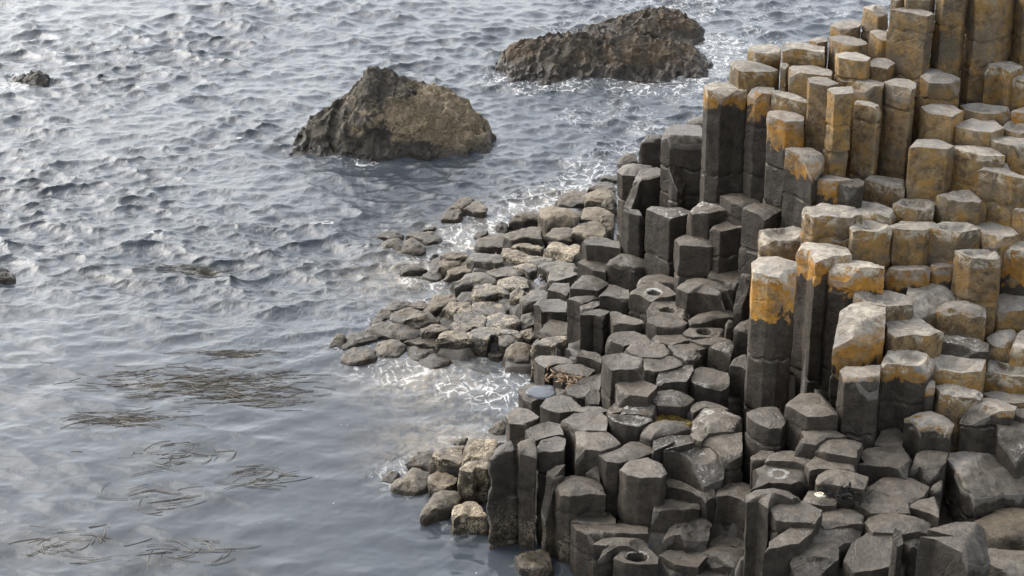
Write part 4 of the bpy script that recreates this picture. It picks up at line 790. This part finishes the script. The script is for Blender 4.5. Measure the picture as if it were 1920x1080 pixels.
under = np.array([[-5000, -400, -.6], [5000, -400, -.6], [5000, 5000, -.6], [-5000, 5000, -.6]], float)
nv = len(Vs); Vs = np.r_[Vs, under]; qs = np.r_[qs, [[nv, nv + 1, nv + 2, nv + 3]]]
m = NT('sea_water')
tc = m.n('ShaderNodeTexCoord'); p = tc.outputs['Object']
fa = m.n('ShaderNodeAttribute', attribute_name='foam').outputs['Fac']; sa = m.n('ShaderNodeAttribute', attribute_name='shallow').outputs['Fac']
sp_ = m.n('ShaderNodeVectorMath', operation='MULTIPLY'); m.put(sp_.inputs[0], p); sp_.inputs[1].default_value = (1, .62, 1)
wd = m.n('ShaderNodeTexNoise'); m.put(wd.inputs['Vector'], sp_.outputs[0]); wd.inputs['Scale'].default_value = 2.2; wd.inputs['Detail'].default_value = 5
web = m.vor(m.vmath('ADD', sp_.outputs[0], m.vmath('MULTIPLY', wd.outputs['Color'], (.6, .6, 0))), 7.5, 'DISTANCE_TO_EDGE')
wn = m.noise(sp_.outputs[0], 8, 8, .7, 1.1); wf = m.noise(sp_.outputs[0], 17, 6, .7, .6)
lace = m.math('ADD', m.math('MULTIPLY', wn, .65), m.math('MULTIPLY', wf, .35))
thr = m.math('SUBTRACT', .74, m.math('MULTIPLY', fa, .24))
fm = m.math('MULTIPLY', m.mr(m.math('SUBTRACT', lace, thr), -.02, .08), .9)
fm = m.math('MULTIPLY', fm, m.mr(fa, .03, .18))
fm = m.math('MAXIMUM', fm, m.math('MULTIPLY', m.mr(web, .02, .11, 1, 0), m.math('MULTIPLY', m.mr(fa, .22, .6, 0, .75), m.mr(wn, .46, .56))))
spk = m.math('MULTIPLY', m.mr(m.noise(sp_.outputs[0], 24, 3, .6), .73, .76), .6)
body = m.mix(m.mr(m.noise(p, .35, 3), .35, .7), WATER0, WATER1)
body = m.mix(m.math('MULTIPLY', sa, m.mr(wn, .3, .65)), body, (.20, .17, .125))
we = m.n('ShaderNodeAttribute', attribute_name='weed').outputs['Fac']
ws = m.n('ShaderNodeVectorMath', operation='MULTIPLY'); m.put(ws.inputs[0], p); ws.inputs[1].default_value = (2.2, 13, 1)
wm = m.math('MULTIPLY', we, m.mr(m.noise(ws.outputs[0], 1., 6, .7, 1.2), .40, .62))
body = m.mix(m.math('MULTIPLY', wm, .85), body, (.042, .034, .014))
body = m.mix(m.math('MULTIPLY', m.mr(fa, .25, 1.0), .34), body, (.26, .25, .225))
colr = m.mix(m.math('MAXIMUM', fm, spk), body, (.66, .66, .645))
rip = m.noise(sp_.outputs[0], 9, 4, .6, .4)
ra = m.math('ADD', m.math('MULTIPLY', m.n('ShaderNodeAttribute', attribute_name='ripple').outputs['Fac'], .8), .15)
nb = m.bump(m.math('MULTIPLY', rip, ra), .45, .04); nb = m.bump(m.math('MULTIPLY', wf, ra), .4, .014, nb)
sea_mat = m.finish(colr, m.mix(fm, .12, .8), nb, .5, IOR=1.33)
sea = mesh_obj('sea', Vs, [qs], sea_mat, smooth=True, attrs={'foam': np.r_[foam.ravel(), np.zeros(4)], 'shallow': np.r_[shal.ravel(), np.zeros(4)], 'weed': np.r_[weed.ravel(), np.zeros(4)], 'ripple': np.r_[((calm(Xg, Yg) - .3) / .7).ravel(), np.zeros(4)]})
tag(sea, kind='structure')
def sea_z(x, y):
    x = np.atleast_1d(np.asarray(x, float)); y = np.atleast_1d(np.asarray(y, float))
    return waves(x, y, np.full_like(x, .03))[0]

# ------------------------------------------------------------------ rocks standing in the sea
def sea_rock_mat(name, lichen):
    top_w = .24 if lichen == 'pale' else .30
    m = NT(name); tc = m.n('ShaderNodeTexCoord'); geo = m.n('ShaderNodeNewGeometry'); p = tc.outputs['Object']
    wz = m.sep(geo.outputs['Position'])[2]; x = m.sep(p)[0]
    mid = m.noise(p, 7, 8, .68, .4); fine = m.noise(p, 34, 6, .7); big = m.noise(p, 1.6, 5, .6, .5)
    c = m.mix(m.mr(mid, .32, .7), (.018, .0155, .012), (.085, .070, .048))
    if lichen == 'pale':
        a = m.math('ADD', m.math('MULTIPLY', x, .34), m.math('ADD', m.math('MULTIPLY', m.math('SUBTRACT', big, .5), 1.2), m.math('MULTIPLY', m.math('SUBTRACT', mid, .5), 1.3)))
        a = m.math('ADD', a, m.math('MULTIPLY', m.math('SUBTRACT', m.mr(wz, .15, .6), .6), .35))
        a = m.math('SUBTRACT', a, m.mr(wz, .62, .95, 0, .35))
        c = m.mix(m.mr(a, -.10, .12, 0, .95), c, m.mix(m.mr(fine, .35, .7), (.11, .082, .046), (.27, .212, .135)))
    else:
        c = m.mix(m.mr(m.math('ADD', big, m.math('MULTIPLY', mid, .5)), .66, .9, 0, .9), c, m.mix(m.mr(fine, .35, .7), (.055, .036, .018), (.11, .078, .046)))
    c = m.mix(m.mr(m.noise(p, 3.4, 6, .72, 1.), .60, .68, 0, .8), c, (.012, .011, .009))
    wet = m.mr(m.math("ADD", wz, m.math("MULTIPLY", m.math("SUBTRACT", mid, .5), .2)), .02, top_w, 1, 0)
    c = m.mix(m.math('MULTIPLY', wet, .8), c, (.02, .016, .011))
    fr = m.n('ShaderNodeTexNoise'); m.put(fr.inputs['Vector'], p); fr.inputs['Scale'].default_value = 3.
    fv = m.vmath('ADD', p, m.vmath('MULTIPLY', fr.outputs['Color'], (.3, .3, .3)))
    nb = m.bump(m.vor(fv, 4.2), .9, .10); nb = m.bump(m.vor(fv, 11), .7, .035, nb); nb = m.bump(mid, .7, .05, nb); nb = m.bump(fine, .7, .018, nb)
    return m.finish(c, m.mix(wet, .8, .35), nb, .35)

def sea_rock(name, prof, yc, ry, seed, mat, label, amp=.10, step=.018, power=2.2, skew=0.):
    px = np.array([a for a, b in prof]); pz = np.array([b for a, b in prof])
    x0, x1 = px.min() - .25, px.max() + .25
    xs = np.arange(x0, x1, step); yy = np.arange(yc - ry * 1.35, yc + ry * 1.35, step * 1.25)
    X, Y = np.meshgrid(xs, yy); xm = (x0 + x1) / 2
    wx = X + .12 * fbm(np.stack([X * 2, Y * 2, X * 0], -1), 3, seed); 
    hx = np.interp(wx, px, pz, left=-.5, right=-.5)
    span = np.clip(1 - ((X - xm) / ((x1 - x0) * .52)) ** 2, .05, 1) ** .5
    q = (Y - yc - skew * (X - xm)) / (ry * (.55 + .45 * span)) + .14 * fbm(np.stack([X * 1.6, Y * 1.6, X * 0 + 3], -1), 3, seed + 4)
    prf = np.clip(1 - np.abs(q) ** power, -.6, 1)
    Z = -.35 + (hx + .35) * np.where(prf > 0, prf ** .85, prf)
    P = np.stack([X, Y, Z], -1)
    wp = P + .25 * np.stack([fbm(P * 1.7, 2, seed + 60), fbm(P * 1.7, 2, seed + 61), fbm(P * 1.7, 2, seed + 62)], -1)
    cr = ridged(wp * np.array([3.2, 3.2, 4.5]), 5, seed + 9)
    blk = np.abs(vnoise(wp * 4.4, seed + 20)) + .5 * np.abs(vnoise(wp * 9.3, seed + 21))
    Z = Z + amp * (cr * .8 - blk * 1.1 + .2) * sstep(-.35, .1, Z)
    Z += ridged(P * 14, 3, seed + 30) * .022
    X2 = X + ridged(P * 3.7 + 5, 3, seed + 40) * amp * .55; Y2 = Y + fbm(P * 3.7 + 9, 3, seed + 50) * amp * .6
    ny, nx = X.shape; idx = np.arange(nx * ny).reshape(ny, nx)
    qd = np.stack([idx[:-1, :-1], idx[:-1, 1:], idx[1:, 1:], idx[1:, :-1]], -1).reshape(-1, 4)
    keep = (Z.ravel()[qd] > -.34).any(1)
    o = mesh_obj(name, np.c_[X2.ravel() - xm, Y2.ravel() - yc, Z.ravel()], [qd[keep]], mat, (xm, yc, 0), True, 50)
    return tag(o, label, 'rock')
pale, brown = sea_rock_mat('lichened_rock', 'pale'), sea_rock_mat('weedy_rock', 'brown')
sea_rock('sea_rock', [(-3.4, -.3), (-3.32, -.05), (-3.22, .12), (-2.92, .38), (-2.55, .56), (-2.28, .84), (-2.06, 1.06), (-1.93, 1.05), (-1.72, .93), (-1.33, .80), (-1.02, .68), (-.68, .52), (-.46, .28), (-.33, .06), (-.24, -.1), (-.15, -.3)],
  25.85, 1.12, 3, pale, 'big peaked rock standing alone in the sea, dark with a tan landward flank', .11, power=2.0)
sea_rock('sea_rock', [(-.35, -.3), (-.27, -.02), (-.2, .09), (0, .28), (.36, .41), (.9, .49), (1.53, .51), (2.16, .46), (2.79, .32), (3.07, .23), (3.31, 0.), (3.45, -.3)],
  30.05, 1.35, 13, brown, 'broad low brown sea rock awash in front of the rounded hump', .11, power=1.7)
sea_rock('sea_rock', [(.75, -.3), (.9, -.1), (1.16, .03), (1.45, .15), (1.83, .25), (2.31, .4), (2.5, .46), (2.79, .45), (3.08, .34), (3.28, .23), (3.46, .03), (3.6, -.3)],
  32.1, 1.1, 29, brown, 'farthest rounded dark hump of rock behind the broad low brown rock', .09, power=1.8)
sea_rock('sea_rock', [(-8.45, -.3), (-8.3, .02), (-8.05, .12), (-7.85, .18), (-7.7, .06), (-7.6, -.3)], 29.0, .4, 41, brown, 'small dark rock with breaking foam far out at the frame edge', .06)
sea_rock('sea_rock', [(-6.5, -.3), (-6.3, .05), (-6.15, .1), (-6.02, .04), (-5.9, -.3)], 20.3, .3, 47, brown, 'tiny dark rock barely awash near the frame edge, closer to shore than the foamy one', .05)

# ------------------------------------------------------------------ floating kelp, weed, puddles
kelp_mat = simple('kelp', (.017, .013, .005), (.055, .040, .016), 6, .4)
weed_mat = simple('black_weed', (.006, .006, .006), (.014, .013, .012), 9, .7, .4, .1)
rust_mat = simple('rusty_weed', (.10, .055, .025), (.30, .20, .11), 14, .6)
def ribbon(path, w, up=(0, 0, 1)):
    P = np.array(path); n = len(P); tg = np.gradient(P, axis=0); tg /= np.linalg.norm(tg, axis=1)[:, None] + 1e-9
    s = np.cross(tg, up); s /= np.linalg.norm(s, axis=1)[:, None] + 1e-9
    ww = (w * np.sin(np.linspace(.25, math.pi - .15, n)))[:, None]
    th_ = np.array(up) * .004
    A = np.concatenate([P - s * ww, P + th_, P + s * ww]);
    i = np.arange(n - 1)
    return A, np.r_[np.c_[i, i + 1, n + i + 1, n + i], np.c_[n + i, n + i + 1, 2 * n + i + 1, 2 * n + i]]
def collect(parts):
    V = []; F = []; b = 0
    for v, f in parts: V.append(v); F.append(f + b); b += len(v)
    return np.concatenate(V), [np.concatenate(F)]
KELP = [(-3.3, 17.35, 1.15, .42, 80, 'largest drifting mat of brown kelp in the calm bay'),
 (-2.75, 17.0, .6, .2, 26, 'narrow kelp drift on the shoreward end of the largest mat'),
 (-3.95, 16.5, .45, .2, 26, 'kelp drift just below the largest mat, seaward side'),
 (-3.05, 18.1, .38, .12, 16, 'thin dark kelp streak offshore of the largest mat'),
 (-3.25, 15.7, .55, .28, 26, 'loose curling kelp drift in the middle of the calm bay'),
 (-2.45, 15.25, .3, .26, 18, 'small round swirl of kelp closest to the little brown point'),
 (-3.25, 14.85, .4, .28, 18, 'faint curling kelp swirl below the loose middle drift'),
 (-3.9, 14.0, .5, .25, 22, 'faint kelp drift at the near corner of the bay'),
 (-2.95, 13.85, .5, .25, 20, 'faint kelp drift at the near edge of the bay, beside the corner one'),
 (-3.85, 20.6, .45, .14, 14, 'dark kelp streak in the rippled water beyond the reef tip')]
for k, (kx_, ky_, rx, ry, n, lab) in enumerate(KELP):
    rg = np.random.default_rng(300 + k); parts = []
    for _ in range(int(n * (4 if k < 4 or k == 9 else 2.2))):
        x = kx_ + rg.normal(0, .5) * rx; y = ky_ + rg.normal(0, .5) * ry
        a = rg.normal(.05, .16) + (math.pi if rg.random() < .5 else 0); cv = rg.normal(0, .9)
        if k in (4, 5, 6, 7, 8) and rg.random() < .55:
            a = math.atan2((y - ky_) * 2, x - kx_) + math.pi / 2 + rg.normal(0, .25); cv = rg.uniform(.4, 2.6)
        L = rg.uniform(.10, .34); pts = []
        for t in np.linspace(0, 1, 9):
            pts.append((x, y)); aa = a + cv * t * .6
            x += math.cos(aa) * L / 8; y += math.sin(aa) * L / 8
        pts = np.array(pts); z = sea_z(pts[:, 0], pts[:, 1]) + .001 + rg.uniform(-.008, .008)
        parts.append(ribbon(np.c_[pts - [kx_, ky_], z], rg.uniform(.0025, .006)))
    V, F = collect(parts)
    tag(mesh_obj('floating_kelp', V, F, kelp_mat, (kx_, ky_, 0)), lab, 'seaweed', 'kelp drifting in the bay')

def tuft(name, loc, n, L, w, mat, seed, label, flat=.3, spread=.1):
    rg = np.random.default_rng(seed); parts = []
    for _ in range(n):
        p_ = np.r_[rg.normal(0, spread, 2), 0.]; v = np.r_[rg.normal(0, 1, 2), abs(rg.normal(0, flat))]; v /= np.linalg.norm(v)
        pts = []; l = L * rg.uniform(.5, 1.3)
        for t in range(8):
            pts.append(p_.copy()); v = v + rg.normal(0, .35, 3) * np.array([1, 1, .7]); v[2] -= .06; v /= np.linalg.norm(v); p_ = p_ + v * l / 7
            p_[2] = max(p_[2], -.02)
        parts.append(ribbon(pts, w * rg.uniform(.6, 1.3), (0, -.35, .94)))
    V, F = collect(parts)
    return tag(mesh_obj(name, V, F, mat, loc), label, 'seaweed')
def col_like(words):
    for c in COLS:
        if words in c[6]: return c
water_mat = NT('standing_water'); _p = water_mat.n('ShaderNodeTexCoord').outputs['Object']
water_mat = water_mat.finish((.02, .021, .019), .05, water_mat.bump(water_mat.noise(_p, 12, 2), .04, .01), .5, IOR=1.33)
moss_mat = NT('mossy_water'); _p = moss_mat.n('ShaderNodeTexCoord').outputs['Object']; _n = moss_mat.noise(_p, 9, 6, .65)
moss_mat = moss_mat.finish(moss_mat.mix(moss_mat.mr(_n, .4, .62), (.018, .013, .005), moss_mat.mix(moss_mat.mr(_n, .62, .7), (.075, .05, .012), (.19, .18, .11))), .12, moss_mat.bump(_n, .1, .01), .5, IOR=1.33)
def puddle(words, dx, dy, dz, rx, ry, seed, mat, label):
    c = col_like(words); rg = np.random.default_rng(seed); n = 40
    a = np.linspace(0, 2 * math.pi, n, endpoint=False)
    rr = 1 + .12 * np.sin(2 * a + rg.uniform(0, 6)) + .08 * np.sin(3 * a + rg.uniform(0, 6)) + .05 * np.sin(5 * a + rg.uniform(0, 6))
    V = [np.zeros((1, 3))]
    for s, z in ((.5, 0), (.9, 0), (1., -.003), (1.02, -.02)):
        V.append(np.c_[np.cos(a) * rx * rr * s, np.sin(a) * ry * rr * s, np.full(n, z)])
    V = np.concatenate(V); i = np.arange(n); j = (i + 1) % n
    F = [np.c_[np.zeros(n, int), 1 + i, 1 + j]] + [np.c_[1 + k * n + i, 1 + (k + 1) * n + i, 1 + (k + 1) * n + j, 1 + k * n + j] for k in range(3)]
    return tag(mesh_obj('puddle', V, F, mat, (c[1] + dx, c[2] + dy, c[3] + dz)), label, 'puddle')
puddle('deep round bore', 0, -.005, -.085, .085, .08, 1, water_mat, 'dark water filling the deep round bore of a hexagonal column')
puddle('round water hole', 0, -.02, -.04, .075, .07, 2, water_mat, 'small round puddle in the pale-ringed column beside the big domed dark slab')
puddle('small ringed hollow', 0, -.02, -.045, .06, .055, 3, water_mat, 'tiny puddle in the tilted stone with the small ringed hollow')
puddle('with a mossy puddle,' if col_like('with a mossy puddle,') else 'column with a mossy puddle in', 0, -.02, -.035, .10, .07, 4, moss_mat, 'mossy green puddle on the flat column in front of the thin tilted slab')
painted_sky_mat = NT('painted_sky_water').finish((.085, .09, .10), .06, None, .5, IOR=1.33)  # sky brightness put into the base colour, on top of the weak real reflection
puddle('bright white puddle on top', .0, -.01, .008, .16, .13, 5, painted_sky_mat, 'bright sky-reflecting puddle covering a grey column top at the water edge')
puddle('sunken stone under the mossy', .0, .0, -.045, .19, .15, 6, moss_mat, 'mossy brown rock pool sunk between white-streaked domed stones')
puddle('grey column shoulder at the inner', -.26, .02, -.10, .07, .10, 7, painted_sky_mat, 'little white-reflecting puddle at the inner edge of the reef')
_c = col_like('rounded slab beneath the black weed'); 
tuft('seaweed_tuft', (_c[1] + .02, _c[2] - .17, _c[3] - .03), 90, .09, .010, weed_mat, 5, 'black tangled seaweed tuft on the rounded slab near the white shell', .12, .06)
_c = col_like('smooth slab fringed with rusty')
tuft('seaweed_tuft', (_c[1] - .06, _c[2] - .12, _c[3] - .02), 90, .10, .008, rust_mat, 8, 'rusty brown weed hanging on the slab above the white puddle', .3, .10)
# broken shell: a few curved plates
shell_mat = simple('shell', (.50, .42, .26), (.80, .76, .64), 30, .5, .2)
_c = col_like('holding the white shell'); parts = []
for k in range(6):
    rg = np.random.default_rng(70 + k); u, v = np.meshgrid(np.linspace(0, 1, 9), np.linspace(0, 1, 7)); 
    th_ = u * math.pi * 1.1 + rg.uniform(0, 6); r_ = .014 + .016 * v
    x_ = np.cos(th_) * r_ + rg.uniform(-.03, .03); y_ = np.sin(th_) * r_ + rg.uniform(-.03, .03); z_ = .02 + .03 * np.sin(v * 2.4) + rg.uniform(0, .015)
    ii = np.arange(63).reshape(7, 9)
    parts.append((np.c_[x_.ravel(), y_.ravel(), z_.ravel()], np.stack([ii[:-1, :-1], ii[:-1, 1:], ii[1:, 1:], ii[1:, :-1]], -1).reshape(-1, 4)))
V, F = collect(parts)
tag(mesh_obj('broken_shell', V, F, shell_mat, (_c[1], _c[2] - .03, _c[3] + .01)), 'small broken white shell lying on the sunken dark stone', 'shell')


# ------------------------------------------------------------------ light, air, camera
SUN_DIR = Vector((-.60, .46, .66)).normalized()
w = bpy.data.worlds.new('World'); SC.world = w; w.use_nodes = True
nt = w.node_tree; nt.nodes.clear()
out = nt.nodes.new('ShaderNodeOutputWorld'); bg = nt.nodes.new('ShaderNodeBackground'); sky = nt.nodes.new('ShaderNodeTexSky'); hs = nt.nodes.new('ShaderNodeHueSaturation')
sky.sky_type = 'NISHITA'; sky.sun_disc = False
sky.sun_elevation = math.asin(SUN_DIR.z); sky.sun_rotation = math.atan2(SUN_DIR.x, SUN_DIR.y)
sky.dust_density = 3.0; sky.air_density = 1.0; sky.ozone_density = 1.0
hs.inputs['Saturation'].default_value = .35
nt.links.new(sky.outputs[0], hs.inputs['Color']); nt.links.new(hs.outputs[0], bg.inputs[0]); nt.links.new(bg.outputs[0], out.inputs[0])
bg.inputs[1].default_value = SKY
sl = bpy.data.lights.new('sun', 'SUN'); sl.energy = SUN; sl.angle = R(60); sl.color = (1, .96, .90)
so = bpy.data.objects.new('sun', sl); C.objects.link(so); so.rotation_euler = SUN_DIR.to_track_quat('Z', 'Y').to_euler(); so.location = (-20, 10, 30)
cam = bpy.data.cameras.new('camera'); co = bpy.data.objects.new('camera', cam); C.objects.link(co)
co.location = (0, 0, 8.2); co.rotation_euler = (R(90 - 22.3), 0, 0)
cam.sensor_width = 36; cam.lens = 36 * 3400 / 1920; cam.clip_end = 9000; cam.clip_start = .1
SC.camera = co
SC.view_settings.view_transform = 'Standard'; SC.view_settings.look = 'None'; SC.view_settings.exposure = EXPO; SC.view_settings.gamma = 1
